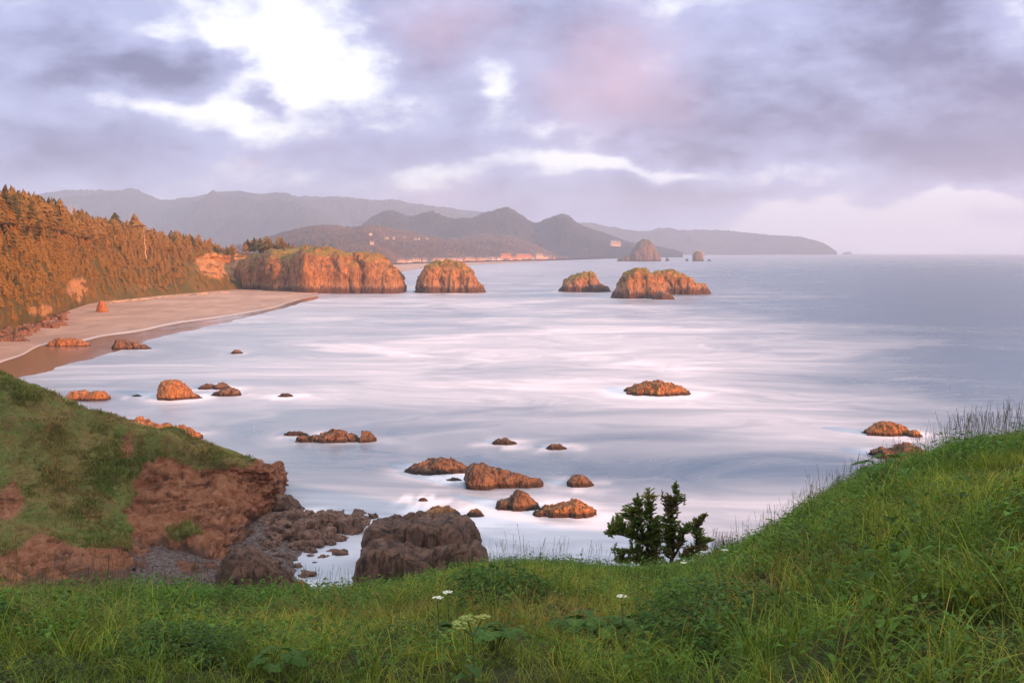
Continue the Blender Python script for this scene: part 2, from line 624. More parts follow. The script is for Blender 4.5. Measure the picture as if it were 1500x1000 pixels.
# ---- the headland underfoot: grassy slope in front, a higher shoulder towards the sun behind the right shoulder
RIDGE_PX = [-1400, -300, 0, 200, 450, 560, 650, 720, 800, 900, 960, 1040, 1100, 1200, 1300, 1400, 1500, 1700, 2000, 3400]
RIDGE_PY = [930, 905, 893, 895, 893, 880, 856, 838, 836, 847, 846, 826, 803, 748, 702, 672, 655, 612, 555, 500]
RIDGE_Y = [14, 16, 18, 20, 24, 26, 29, 31, 33, 34, 34, 34, 33.5, 32.5, 31.5, 31, 30.5, 29, 27, 26]


def ground_z(x, y):
    x = np.asarray(x, float)
    y = np.asarray(y, float)
    ys = np.maximum(y, .6)
    px = np.clip(750 + x / ys * FPX, -1390, 3390)
    T = (smooth_interp(px, RIDGE_PX, RIDGE_PY) - LROW) / FPX
    Yr = smooth_interp(px, RIDGE_PX, RIDGE_Y)
    drop_r = Yr * T
    s = np.clip(y / Yr, 0, 1)
    drop = 1.7 + (drop_r - 1.7) * s - .35 * np.sin(np.pi * s) * (s > 0)
    over = np.maximum(y - Yr, 0)
    slope0 = (drop_r - 1.7) / Yr
    drop = drop + over * np.maximum(slope0, .18) + .055 * over ** 2 - np.where(over > 12, .055 * (over - 12) ** 2, 0)
    P3 = np.stack([x * .45, y * .45, 0 * x], -1)
    bumps = .22 * fbm(P3, 4, 3) + .10 * fbm(P3 * 3.1, 3, 9)
    z = HC - drop + bumps * np.clip(y / 4, 0, 1)
    # the shoulder that shades the foreground
    n = (.65, .76)
    along = (x - 118) * n[0] + (y + 66) * n[1]
    across = (x - 118) * .76 - (y + 66) * .65
    sh = 78 * np.exp(-(across / 42) ** 2 / 2) / (1 + np.exp((along - 80) / 3.5)) / (1 + np.exp((-along - 150) / 12.0))
    return np.maximum(z + sh, -3.0)


def make_headland():
    xs = np.concatenate([-np.geomspace(320, 27, 22), np.linspace(-26, 26, 150), np.geomspace(27, 420, 46)])
    ys = np.concatenate([-np.geomspace(330, 4, 26), np.linspace(-3, 44, 130), np.geomspace(45, 96, 26)])
    X, Y = np.meshgrid(xs, ys, indexing='ij')
    Z = ground_z(X, Y)
    G = np.stack([X, Y, Z], -1)
    nz = grid_normals(G)[..., 2]
    veg = np.clip(1.4 * np.abs(nz) - .25, 0, 1)
    me = mesh('headland', G, grid_faces(len(xs), len(ys)), M['soil'], attrs={'veg': veg})
    structure(link('headland', me))


make_headland()


# ---- the bluff across the cove
def make_bluff():
    rows = {-120: [(520, 155), (620, 145), (720, 136), (800, 128), (880, 117)],
            -40: [(541, 152), (628, 143), (715, 134), (800, 127), (878, 117)],
            40: [(571, 151), (650, 142), (730, 134), (806, 127), (874, 118)],
            100: [(597, 152), (668, 145), (742, 137), (808, 129), (870, 119.5)],
            160: [(618, 153), (682, 147), (742, 140), (803, 132), (866, 120.5)],
            215: [(633, 153.5), (686, 149), (742, 143), (800, 134.5), (866, 120.5)],
            265: [(648, 153), (690, 150), (742, 143.5), (795, 134), (856, 122.5)],
            310: [(662, 152.5), (700, 150), (745, 143), (795, 131.5), (848, 124.5)],
            350: [(674, 153), (706, 151.5), (742, 147), (772, 141), (808, 136.5)],
            382: [(684, 154.5), (710, 154), (742, 152), (766, 149), (786, 143.5)],
            398: [(690, 158), (712, 157.6), (738, 157), (756, 156), (772, 152)]}
    cols = []
    for px, r in rows.items():
        top = P(px, r[0][0], r[0][1])
        back = top + np.array([-2.0, 9, -1.2])
        far = top + np.array([-6.0, 30, -14.0])
        c = [far, back] + [P(px, py, Y) for py, Y in r]
        low = c[-1].copy()
        low[1] -= 2.5
        low[2] -= 3.5
        cols.append(c + [low])
    tip = np.array(cols[-1])
    tip2 = tip + np.array([.3, 6, -.8])
    tip3 = tip + np.array([-1.5, 16, -6])
    cols += [tip2.tolist(), tip3.tolist()]
    G = sheet(cols, 280, 190)
    px, py = proj(G)
    v = np.linspace(0, 7, 190)[None, :] + 0 * px
    front = v > 2.0
    wx, wy = fbm(G * .12, 5, 23, .6), fbm(G * .12 + 50, 5, 24, .6)
    px0, py0 = px, py
    px, py = px + 34 * wx, py + 34 * wy
    lipline = smooth_interp(px, [150, 195, 230, 290, 340, 380, 400], [640, 645, 668, 690, 700, 694, 688])
    face = 1 / (1 + np.exp(-(px - 228 + .18 * (py - 700)) / 9.0)) / (1 + np.exp(-(py - lipline) / 4.0))
    foot = 1 / (1 + np.exp(-(py - smooth_interp(px, [-100, 20, 60, 120, 180, 230], [840, 815, 800, 812, 808, 780])) / 7.0))
    bare = (1.05 * face + .95 * foot + 1.1 * gauss(px, py, 195, 668, 20, 30) + 1.0 * gauss(px, py, 225, 715, 16, 40) + .9 * gauss(px, py, 210, 765, 24, 28)
            + 1.4 * gauss(px, py, 352, 740, 64, 46) + 1.1 * gauss(px, py, 290, 715, 46, 30) + 1.1 * gauss(px, py, 215, 835, 90, 34)
            + .9 * gauss(px, py, 80, 845, 70, 40) + .8 * gauss(px, py, 15, 735, 26, 40) + .8 * gauss(px, py, 55, 790, 22, 30)
            + 1.2 * gauss(px, py, 330, 795, 60, 22) + .5 * gauss(px, py, 75, 700, 12, 18) + .9 * gauss(px, py, 395, 730, 14, 60))
    bare -= 2.0 * gauss(px, py, 280, 782, 32, 22) + .8 * gauss(px, py, 205, 690, 8, 40) + .5 * gauss(px, py, 240, 730, 10, 30)
    px, py = px0, py0
    n3 = fbm(G * .22, 5, 21)
    lip = np.clip(1 - (v - 2.0) / .35, 0, 1) * (px < 330)
    veg = np.clip(1.1 - bare + .7 * n3 + .5 * lip, 0, 1)
    veg = np.where(front, veg, np.maximum(veg, .7)) * (px < 372)
    N = grid_normals(G)
    N *= np.sign(-(N[..., 1:2]) + 1e-6)
    strata = fbm(G * np.array([.16, .16, .55]), 6, 5, .55, True)
    crag = fbm(G * .75, 5, 8, .55, True)
    d1, d2, val = worley(G * np.array([.42, .42, .6]), 31)
    rockd = .5 * strata + .35 * crag + .6 * facets(G * np.array([.3, .3, .45]), 33) + .55 * facets(G * np.array([.9, .9, 1.5]), 34)
    turf = 1.5 * fbm(G * .13, 4, 10) + .8 * fbm(G * .35, 4, 11) + .3 * fbm(G * 1.3, 4, 12) + .5
    cave = -2.6 * gauss(px, py, 238, 830, 15, 30) - 1.6 * gauss(px, py, 300, 812, 40, 12) - 1.3 * gauss(px, py, 205, 730, 10, 40)
    k = np.clip(1 - veg * 1.15, 0, 1)
    fade = np.clip((v - 1.0) / .8, .15, 1)
    G = G + N * ((k * rockd + (1 - k) * turf + cave) * fade)[..., None]
    me = mesh('bluff', G, grid_faces(280, 190), M['bluff'], attrs={'veg': veg})
    structure(link('bluff', me))
    return G, veg, v


BLUFF, BLUFF_VEG, BLUFF_V = make_bluff()


# ---- wooded hillside behind the beach
def make_hillside():
    spec = {  # px: (base row, ridge row of the soil, extra depth of the ridge)
        -220: (560, 232, 60), -120: (530, 280, 65), -40: (505, 301, 72), 0: (490, 310, 78), 60: (471, 321, 86), 110: (452, 337, 95),
        150: (442, 344, 100), 200: (437, 355, 100), 250: (432, 362, 95), 300: (428, 369, 85), 335: (425, 374, 70),
        370: (424, 376, 45), 405: (424, 378, 30), 440: (424, 380, 26)}
    cols = []
    for px, (b, r, dY) in spec.items():
        Yb = float(WY(b, 1.6))
        base = P(px, b, Yb)
        low = base + np.array([0, -8, -3.5])
        mid = [P(px, b + (r - b) * f ** .92, Yb + dY * f) for f in (.25, .5, .75)]
        top = P(px, r, Yb + dY)
        back = top + np.array([-60, 90, 2.0])
        far = top + np.array([-260, 300, -18.0])
        cols.append([low, base] + mid + [top, back, far])
    G = sheet(cols, 300, 150)
    px, py = proj(G)
    N = grid_normals(G)
    N *= np.sign(N[..., 2:3] + 1e-6)
    v = np.linspace(0, 7, 150)[None, :] + 0 * px
    w = np.clip((v - 1.2) / 1.0, 0, 1)
    gul = fbm(G * np.array([.018, .018, .01]), 5, 41, .5, True)
    d = 5.0 * gul + 2.2 * fbm(G * .07, 4, 42) + .9 * fbm(G * .3, 4, 43, .5, True)
    cliff = np.clip((px - 265) / 40, 0, 1)
    d += cliff * 2.5 * fbm(G * np.array([.11, .11, .03]), 5, 46, .5, True)
    G = G + N * (d * w * np.where(v > 5.0, .5, 1))[..., None]
    bare = (1.4 * gauss(px, py, 314, 390, 30, 18) + 1.0 * gauss(px, py, 375, 395, 22, 16) + .8 * gauss(px, py, 108, 425, 24, 18)
            + .7 * gauss(px, py, 208, 418, 16, 12) + .9 * gauss(px, py, 345, 400, 14, 12) + .5 * gauss(px, py, 60, 455, 40, 10)
            + 1.2 * gauss(px, py, 395, 392, 24, 24) + .9 * gauss(px, py, 352, 392, 16, 12))
    veg = np.clip(.95 - bare + .45 * fbm(G * .05, 4, 44), 0, 1)
    me = mesh('hillside', G, grid_faces(300, 150), M['hillside'], attrs={'veg': veg})
    structure(link('hillside', me))
    return G, px, py, veg, v


HILL, HILL_PX, HILL_PY, HILL_VEG, HILL_V = make_hillside()


# ---- beach below the hillside
def curve(pts, n):
    pts = np.asarray(pts, float)
    return np.stack([np.linspace(pts[0, 0], pts[-1, 0], n), smooth_interp(np.linspace(pts[0, 0], pts[-1, 0], n), pts[:, 0], pts[:, 1])], -1)


def make_beach():
    n = 260
    xs = np.linspace(-230, 466, n)
    back = smooth_interp(xs, [-230, -120, 0, 60, 110, 150, 250, 335, 405, 470, 500], [556, 526, 486, 468, 450, 440, 430.5, 423.6, 422.6, 423.5, 425])
    edge = smooth_interp(xs, [-230, -60, 0, 30, 60, 110, 150, 200, 250, 330, 400, 445, 470, 500], [640, 560, 531, 521, 506, 501, 491, 484, 474.5, 463, 450, 437, 433, 431])
    milk = smooth_interp(xs, [-230, -60, 0, 60, 130, 200, 250, 330, 420, 470, 500], [690, 600, 562, 547, 528, 505, 491, 473, 450, 437, 434])
    cols = []
    for x, b, e, m_ in zip(xs, back, edge, milk):
        cols.append([W(x, b - 3, 2.4), W(x, b, 1.9), W(x, (b + e) / 2, .95), W(x, e, .42), W(x, (e + m_) / 2, .16), W(x, m_, -.02),
                     W(x, m_ + (m_ - e) * .8 + 6, -.8)])
    C = np.array(cols)
    nv = 100
    vv = np.linspace(0, 6, nv)
    G = np.stack([np.stack([smooth_interp(vv, np.arange(7), C[i, :, k]) for i in range(n)], 0) for k in range(3)], -1)
    v = vv[None, :] + np.zeros((n, 1))
    wob = .10 * fbm(np.stack([G[..., 0] * .03, G[..., 1] * .01, 0 * v], -1), 4, 61)
    G[..., 2] += .08 * fbm(G * .05, 4, 60) + .07 * fbm(G * np.array([.12, .05, 0]), 4, 62) * np.clip((v - 3.3) / .7, 0, 1)
    wet = np.clip((v + wob - 3.0) / .06, 0, 1) * .92 + .25 * np.clip((v - 2.0) / 1.0, 0, 1) * (v < 3)
    foam = .75 * np.exp(-((v + wob - 2.99) / .045) ** 2)
    me = mesh('beach', G, grid_faces(n, nv), M['sand'], attrs={'wet': np.clip(wet, 0, 1), 'foam': foam})
    structure(link('beach', me))
    # the long strand by the far town
    xs = np.linspace(540, 900, 90)
    b = smooth_interp(xs, [540, 580, 640, 700, 760, 820, 900], [389, 386, 384, 382.5, 381, 379.5, 377.2])
    e = smooth_interp(xs, [540, 580, 600, 640, 700, 760, 820, 900], [410, 400, 396, 391, 387.6, 384.6, 381.2, 378])
    cols = [[W(x, bb - .4, 6), W(x, bb, 4), W(x, (bb + ee) / 2, 1.2), W(x, ee, .05), W(x, ee + .5, -1.5)] for x, bb, ee in zip(xs, b, e)]
    G = sheet(cols, 90, 30)
    v = np.linspace(0, 4, 30)[None, :] + np.zeros((90, 1))
    me = mesh('far_beach', G, grid_faces(90, 30), M['sand'], attrs={'wet': np.clip((v - 2.5) / .8, 0, .8), 'foam': 0 * v})
    structure(link('far_beach', me))


make_beach()


# ---- shingle floor of the cove
def cove_z(px, py):
    xw = smooth_interp(py, [735, 746, 757, 772, 790, 805, 830, 870, 900], [330, 395, 545, 520, 470, 446, 432, 438, 445])
    return np.clip((xw - px) * .011, -1.2, .9)


def make_cove():
    pxs = np.linspace(200, 620, 130)
    pys = np.linspace(738, 905, 90)
    PX, PY = np.meshgrid(pxs, pys, indexing='ij')
    z = cove_z(PX, PY)
    G = P(PX, PY, WY(PY, z))
    G[..., 2] += .10 * fbm(G * .6, 4, 71)
    me = mesh('shingle', G, grid_faces(130, 90), M['pebble'])
    structure(link('shingle', me))


make_cove()


# ---- far hills
def hill(name, prof, Yb, Yr, mat, seed, spur=.22, canopy=5.0, nr=55, dens=1.0):
    prof = np.array(prof, float)
    nu = int((prof[-1, 0] - prof[0, 0]) * dens)
    xs = np.linspace(prof[0, 0], prof[-1, 0], nu)
    top = smooth_interp(xs, prof[:, 0], prof[:, 1])
    Yb = np.interp(xs, Yb[0], Yb[1]) if hasattr(Yb, '__len__') else np.full(nu, float(Yb))
    t = np.concatenate([np.linspace(0, 1, nr), np.linspace(1.04, 1.5, 10)])
    zr = HC - (top - LROW) / FPX * Yr
    YY = Yb[:, None] + (Yr - Yb)[:, None] * t[None, :]
    XX = (xs[:, None] - 750) / FPX * (Yb[:, None] * .0 + YY)
    tt = np.clip(t, 0, 1)[None, :]
    ZZ = zr[:, None] * (tt ** .85 - .15 * np.sin(np.pi * tt)) - zr[:, None] * np.clip(t - 1, 0, 1)[None, :] * 1.2
    G = np.stack([XX, YY, ZZ], -1)
    sc = 1.0 / (Yr - Yb.mean() + 300)
    w = np.sin(np.pi * np.clip(t, 0, 1))[None, :] ** .7
    G[..., 2] += spur * zr[:, None] * w * fbm(G * np.array([3.2 * sc, 1.6 * sc, 0]), 5, seed, .5, True)
    d1, d2, val = worley(G * np.array([1, .55, 0]) / (canopy * 2.6), seed + 5)
    can = (.75 - d1 + .6 * (val - .5)) * canopy * 2.0 + fbm(G * np.array([1, 1, 0]) / (canopy * 9), 3, seed + 6) * canopy
    G[..., 2] = np.maximum(G[..., 2], -5) + can * np.clip(t * 6, 0, 1)[None, :]
    me = mesh(name, G, grid_faces(nu, len(t)), mat)
    structure(link(name, me))
    return G


HILLS = {}
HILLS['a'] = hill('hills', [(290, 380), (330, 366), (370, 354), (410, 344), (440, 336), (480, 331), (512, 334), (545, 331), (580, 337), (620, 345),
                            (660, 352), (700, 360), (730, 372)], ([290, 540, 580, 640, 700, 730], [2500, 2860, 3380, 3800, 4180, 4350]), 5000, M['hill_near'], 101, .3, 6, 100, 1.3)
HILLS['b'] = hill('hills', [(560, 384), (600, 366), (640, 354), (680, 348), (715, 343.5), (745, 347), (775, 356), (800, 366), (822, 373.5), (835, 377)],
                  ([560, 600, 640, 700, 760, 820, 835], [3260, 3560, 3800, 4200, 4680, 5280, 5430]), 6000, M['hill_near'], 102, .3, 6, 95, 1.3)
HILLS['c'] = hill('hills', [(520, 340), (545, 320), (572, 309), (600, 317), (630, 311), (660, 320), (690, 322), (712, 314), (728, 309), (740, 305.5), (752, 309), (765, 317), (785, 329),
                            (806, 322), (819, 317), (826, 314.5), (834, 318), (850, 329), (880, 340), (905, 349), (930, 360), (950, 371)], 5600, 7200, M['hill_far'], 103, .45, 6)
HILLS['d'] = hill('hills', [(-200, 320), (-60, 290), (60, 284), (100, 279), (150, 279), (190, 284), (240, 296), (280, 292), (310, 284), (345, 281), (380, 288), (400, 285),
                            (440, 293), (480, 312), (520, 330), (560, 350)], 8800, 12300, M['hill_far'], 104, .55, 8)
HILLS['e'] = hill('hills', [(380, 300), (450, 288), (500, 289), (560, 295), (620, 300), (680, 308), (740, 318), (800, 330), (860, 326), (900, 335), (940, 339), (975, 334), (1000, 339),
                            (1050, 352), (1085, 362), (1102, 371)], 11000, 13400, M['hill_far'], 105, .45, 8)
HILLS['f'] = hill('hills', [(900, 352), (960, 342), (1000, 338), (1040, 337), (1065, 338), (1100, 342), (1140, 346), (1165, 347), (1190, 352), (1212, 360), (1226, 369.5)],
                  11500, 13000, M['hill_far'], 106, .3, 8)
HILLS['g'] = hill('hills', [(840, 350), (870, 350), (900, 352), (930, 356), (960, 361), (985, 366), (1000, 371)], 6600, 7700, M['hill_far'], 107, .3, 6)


# ------------------------------------------------------------------ rocks and sea stacks
ROCKS = []      # (x, y, half width, half depth) for the foam round them


def loaf(prof, base, ratio=.8, pw=2.6, seed=0, rough=.07, res=1.0, z0=-1.0, offset=None, fissure=.35, cell=.6, zb=None, lean=0.0, joints=0.0):
    """rock whose skyline is the outline prof [(px, row)], standing with its front foot at photo row base"""
    prof = np.array(prof, float)
    Y0 = float(WY(base, 0 if zb is None else zb))
    width = (prof[-1, 0] - prof[0, 0]) / FPX * Y0
    D = ratio * width / 2
    seg = np.concatenate([[0], np.cumsum(np.hypot(np.diff(prof[:, 0]), np.diff(prof[:, 1])))])
    wpx = prof[-1, 0] - prof[0, 0]
    nu = int(np.clip(wpx * .9 * res, 18, 170))
    nv = int(np.clip(nu * .56, 14, 80))
    s = np.linspace(0, seg[-1], nu)
    px = np.interp(s, seg, prof[:, 0])
    py = np.interp(s, seg, prof[:, 1])
    k = np.ones(3) / 3
    py[1:-1] = np.convolve(py, k, 'valid')
    px[1:-1] = np.convolve(px, k, 'valid')
    hn = (py.max() - py) / (py.max() - py.min() + 1e-6)
    w = D * np.clip(hn, .02, 1) ** .42
    w *= 1 + .18 * fbm(np.stack([s / wpx * 4, 0 * s + seed, 0 * s], -1), 3, seed)
    Yc = Y0 + D
    yc = Yc + D * .25 * fbm(np.stack([s / wpx * 3, 0 * s + seed * 3.7, 0 * s], -1), 3, seed + 1) * hn
    if offset is not None:
        yc = yc + offset(px)
    ph = np.linspace(0, np.pi, nv)
    c, sn = np.cos(ph), np.sin(ph)
    cs = np.sign(c) * np.abs(c) ** (2 / pw)
    ss = np.abs(sn) ** (2 / pw)
    top = P(px, py, yc)
    G = np.zeros((nu, nv, 3))
    G[..., 0] = top[:, None, 0] + lean * w[:, None] * ss[None]
    G[..., 1] = yc[:, None] - w[:, None] * cs[None]
    zlow = z0 if zb is None else zb + z0
    G[..., 2] = zlow + (top[:, None, 2] - zlow) * ss[None]
    N = grid_normals(G)
    ctr = np.array([top[:, 0].mean(), Yc, zlow])
    N *= np.sign(((G - ctr) * N).sum(-1, keepdims=True) + 1e-9)
    size = width
    A = rough * min(size, 6 * (top[:, 2].max() - zlow))
    q = G / (size * .22) + seed * 13.1
    d = .42 * fbm(q, 5, seed, .5, True) + .26 * fbm(q * 2.7, 4, seed + 3, .5, True)
    d += fissure * fbm(q * np.array([1.9, 1.9, .35]), 4, seed + 7, .55, True)
    d += 1.1 * cell * facets(q * np.array([1.1, 1.1, .8]), seed + 11) + .75 * cell * facets(q * 2.2, seed + 19) + .18 * cell * facets(q * 5.5, seed + 23)
    if joints:
        d += joints * (facets(q * np.array([1.7, 1.7, .12]), seed + 31) - .35 * np.clip(1 - 7 * np.abs(vnoise(q * np.array([2.2, 2.2, .1]), seed + 41)), 0, 1))
    taper = np.clip(hn * 6, .25, 1)[:, None]
    G = G + N * (d * A * taper)[..., None]
    ROCKS.append((float(top[:, 0].mean()), float(Yc), width / 2, D))
    V = G.reshape(-1, 3)
    return V, grid_faces(nu, nv), ctr


def rock(name, parts, mat, label, cat, group=None):
    V, F = merge([(v, f) for v, f, c in parts])
    org = parts[0][2]
    me = mesh(name, V - org, F, M[mat])
    o = link(name, me, loc=org)
    return tag(o, label, cat, group)


GS = 'sea stacks beyond the bay'
rock('sea_stack', [loaf([(606, 428.5), (611, 425), (616, 406), (626, 391), (640, 384.5), (660, 384), (678, 387), (689, 395), (697, 412), (705, 422), (712, 427)],
                        429.5, .75, 3.4, 3, .035, 1.6, joints=.8)], 'stack', 'dome-shaped orange sea stack just right of the cliff point', 'sea stack', GS)
rock('sea_stack', [loaf([(817, 427), (825, 421), (828, 411), (840, 404.5), (858, 400), (868, 401), (874, 410), (878, 416), (886, 420), (895, 426.5)],
                        428, .7, 3.2, 4, .04, 1.6, joints=.8)], 'stack', 'low sloping sea stack standing alone between dome and twin stacks', 'sea stack', GS)
rock('sea_stack', [loaf([(945, 430), (950, 406), (960, 399), (985, 398), (998, 404), (1010, 408), (1017, 415), (1030, 418), (1036, 426), (1041, 430.5)],
                        431.5, .6, 3.2, 5, .04, 1.6, joints=.8)], 'stack', 'long stack stepping down right behind the tallest bay stack', 'sea stack', GS)
rock('sea_stack', [loaf([(895, 436), (904, 425), (912, 408), (918, 399), (932, 394), (945, 395), (953, 401), (960, 411), (970, 421), (976, 430), (979, 436.5)],
                        437.5, .8, 3.2, 6, .04, 1.6, joints=.8),
                   loaf([(955, 437), (962, 430), (970, 427), (979, 429), (988, 437)], 439, .7, 2.6, 7, .06)],
     'stack', 'steep rounded stack, front one of the overlapping pair', 'sea stack', GS)
GF = 'far stacks off the town beach'
rock('sea_stack', [loaf([(917, 382), (922, 376), (928, 364.5), (935, 355.5), (942, 350.5), (950, 352), (957, 360), (963, 371), (968, 382)], 382.8, .9, 2.8, 8, .03, 2.2, -4)],
     'stack_far', 'huge haystack-shaped dark rock standing off the far town', 'sea stack', GF)
rock('sea_stack', [loaf([(904, 382), (909, 377.5), (914, 376.5), (919, 374), (924, 382)], 382.8, .8, 2.6, 9, .05, 2, -3)],
     'stack_far', 'low dark rock at the left foot of haystack rock', 'sea stack', GF)
rock('sea_stack', [loaf([(1014.5, 382), (1016, 373), (1020, 368), (1025, 369), (1029, 376), (1030.5, 382)], 382.6, .9, 3, 10, .05, 3, -3)],
     'stack_far', 'blunt needle of rock right of haystack rock', 'sea stack', GF)
rock('sea_stack', [loaf([(974.5, 382), (976, 378), (977.5, 376), (979, 379), (980.5, 382)], 382.6, .9, 2, 11, .05, 4, -3)],
     'stack_far', 'thin pointed needle beside haystack rock', 'sea stack', GF)
rock('sea_stack', [loaf([(1004, 381.5), (1005, 379), (1007, 379), (1008.5, 381.5)], 382.4, .9, 2, 12, .05, 5, -3)],
     'stack_far', 'tiny dark rock between the two needles', 'sea stack', GF)
rock('sea_stack', [loaf([(1036, 381.8), (1038, 380), (1040, 380), (1042, 381.8)], 382.4, .9, 2, 13, .05, 5, -3)],
     'stack_far', 'tiny rock just right of the blunt needle', 'sea stack', GF)
rock('sea_stack', [loaf([(985, 375), (988, 369), (992, 367), (996, 370), (998, 375)], 375.5, .9, 2.6, 14, .05, 3, -5)],
     'stack', 'small pale pink stack far behind the needles', 'sea stack', GF)
rock('sea_stack', [loaf([(1014, 375), (1016, 368), (1021, 366.2), (1028, 367.5), (1033, 375)], 375.5, .9, 2.6, 15, .05, 3, -5)],
     'stack', 'pale pink stack peeking out behind the blunt needle', 'sea stack', GF)
rock('sea_stack', [loaf([(1234, 372.4), (1239, 369.6), (1245, 369), (1249, 372.4)], 372.6, .7, 2.4, 16, .05, 4, -5)],
     'stack_far', 'tiny islet on the horizon off the last headland', 'sea stack', GF)
rock('sea_stack', [loaf([(1098, 373), (1102, 370.8), (1106, 373)], 373.2, .7, 2.4, 17, .05, 5, -5)],
     'stack_far', 'tiny rock below the tip of the nearer far headland', 'sea stack', GF)

# the cliff point that closes the beach
def step_back(px):
    return smooth_interp(px, [328, 360, 380, 396, 416, 440, 456, 700], [88, 62, 48, 42, 17, 14, -5, 0])


v_, f_, c_ = loaf([(326, 430), (334, 419), (344, 407), (355, 395), (366, 384), (378, 376), (388, 372), (400, 371), (430, 371), (452, 369), (472, 366.5), (490, 368), (520, 374), (545, 377), (562, 384), (576, 395), (586, 411), (590, 424), (594, 429)],
                  430.0, .5, 5.5, 19, .026, 1.6, -2.0, step_back, .5, .5, joints=1.3)
structure(link('cliff_point', mesh('cliff_point', v_ - c_, f_, M['stack']), loc=c_))

GR = 'rocks standing in the shallows'


def shore(prof, base, mat, label, seed, ratio=.75, pw=2.4, rough=.055, res=1.9, extra=(), **kw):
    parts = [loaf(prof, base, ratio, pw, seed, rough, res, -.7, cell=.42, fissure=.2, joints=.55, **kw)]
    for e in extra:
        parts.append(loaf(e[0], e[1], ratio, pw, seed + 50, rough, res, -.7))
    return rock('shore_rock', parts, mat, label, 'rock', GR)


shore([(914, 578), (924, 573), (932, 568), (946, 563), (966, 562), (986, 565), (1000, 571), (1014, 579)], 580, 'rock_orange',
      'low orange rock alone in white foam at mid bay', 20)
shore([(236, 584), (237.5, 562), (242, 557), (262, 559), (271, 568), (280, 577), (298, 584)], 586, 'rock_orange',
      'upright blocky rock with sloping tail off the beach', 21, .8, 3.2)
shore([(101, 586), (103, 577), (112, 573), (130, 575.5), (147, 574), (157, 580), (160, 586)], 587.5, 'rock_orange',
      'flat orange slab nearest the grassy bluff', 22, .6, 3)
shore([(291, 569), (300, 563), (310, 564.5), (315, 566), (322, 562), (331, 564), (336, 569)], 570.5, 'rock_brown', 'pair-humped low rock right of the upright block', 23)
shore([(312, 576), (320, 573), (335, 569), (347, 571), (354, 579)], 580.5, 'rock_brown', 'small rounded rock in front of the pair-humped one', 24)
shore([(408, 580), (413, 576.5), (422, 576.5), (430, 580.5)], 581.5, 'rock_brown', 'tiny lone rock in calm water left of centre', 25)
shore([(339, 516), (344, 512.5), (350, 512.5), (356, 517)], 518, 'rock_brown', 'tiny rock off the curving wet sand', 26)
shore([(167, 510), (172, 499), (184, 499), (196, 502), (208, 505.5), (223, 510.5)], 512, 'rock_brown', 'wedge-shaped rock at the edge of the wet sand', 27, .55)
shore([(69, 507), (76, 499), (88, 496.5), (104, 498), (118, 500), (128, 505), (130, 508)], 508.5, 'rock_orange', 'long low rock stranded on the wet sand', 28, .5)
shore([(-25, 501), (-10, 495), (10, 493), (28, 494), (40, 500)], 501.5, 'rock_brown', 'flat dark rock on the sand at the left edge', 29, .6, zb=.7)
shore([(-30, 494), (-10, 484), (8, 481), (20, 486), (32, 485), (42, 493)], 494.5, 'rock_brown', 'lumpy brown rock in front of the boulder heap', 30, .7, zb=.9)
shore([(172, 624), (180, 616), (192, 619), (201, 615), (214, 622), (228, 626), (240, 624), (252, 629), (264, 627), (280, 633), (292, 637), (299, 645)], 647, 'rock_orange',
      'long orange reef just behind the bluff top', 31, .5, 2.6)
shore([(433, 646), (445, 640), (470, 640), (485, 634), (497, 632), (511, 638), (524, 641), (530, 635), (541, 637), (552, 646)], 649, 'rock_brown',
      'long low brown reef with two knobs', 32, .4)
shore([(415, 637), (425, 633), (440, 632.5), (452, 637)], 638.5, 'rock_brown', 'flat sliver of rock behind the two-knobbed reef', 33, .5)
shore([(720, 650), (728, 644), (742, 643), (757, 649)], 652, 'rock_brown', 'small flat rock left of two near the centre', 34)
shore([(800, 657), (808, 651), (820, 651), (832, 658)], 659, 'rock_brown', 'small flat rock right of two near the centre', 35)
shore([(595, 690), (604, 682), (622, 679), (634, 676), (646, 673), (664, 677), (680, 684), (690, 692)], 695, 'rock_brown', 'broad low brown rock with foam at its left end', 36, .6)
shore([(654, 703), (662, 700), (670, 700), (678, 704)], 704.5, 'rock_brown', 'awash sliver of rock between the two broad rocks', 37, .6)
shore([(682, 704), (688, 687), (697, 682), (706, 680), (718, 688), (740, 692), (768, 698), (784, 703), (790, 706), (799, 713)], 717, 'rock_brown',
      'largest brown rock, high on the left and sloping right', 38, .6, 2.8)
shore([(831, 706), (838, 698), (850, 696), (860, 700), (871, 711)], 713.5, 'rock_brown', 'small dark rock alone right of the largest brown rock', 39)
shore([(725, 744), (733, 733), (747, 730), (753, 722), (759, 718), (770, 723), (780, 733), (792, 744)], 749, 'rock_brown', 'peaked rock with a sunlit orange right flank', 40, .7, 2.6)
shore([(780, 753), (792, 747), (808, 743), (826, 738), (844, 735), (858, 739), (866, 745), (874, 754)], 759, 'rock_orange', 'knobbly orange rock rising to the right', 41, .6)
shore([(617, 756), (628, 747), (640, 742.5), (656, 743), (668, 750), (675, 756)], 759, 'rock_orange', 'bright orange rock just behind the big dark block', 42, .6)
shore([(683, 755), (690, 746), (700, 745), (709, 754)], 757.5, 'rock_orange', 'small bright orange rock right of its twin', 43, .7)
shore([(380, 750), (390, 728), (406, 724), (422, 727), (436, 737), (447, 750)], 752, 'rock_brown', 'rounded brown rock off the tip of the bluff', 44, .7)
shore([(1268, 632), (1280, 623), (1296, 618), (1314, 621), (1326, 627), (1334, 637)], 639, 'rock_orange', 'smooth orange rock beyond the right-hand slope', 45, .6, 2.8)
shore([(1330, 637), (1336, 629.5), (1343, 630), (1352, 639)], 640.5, 'rock_orange', 'small orange rock touching the smooth one', 46)
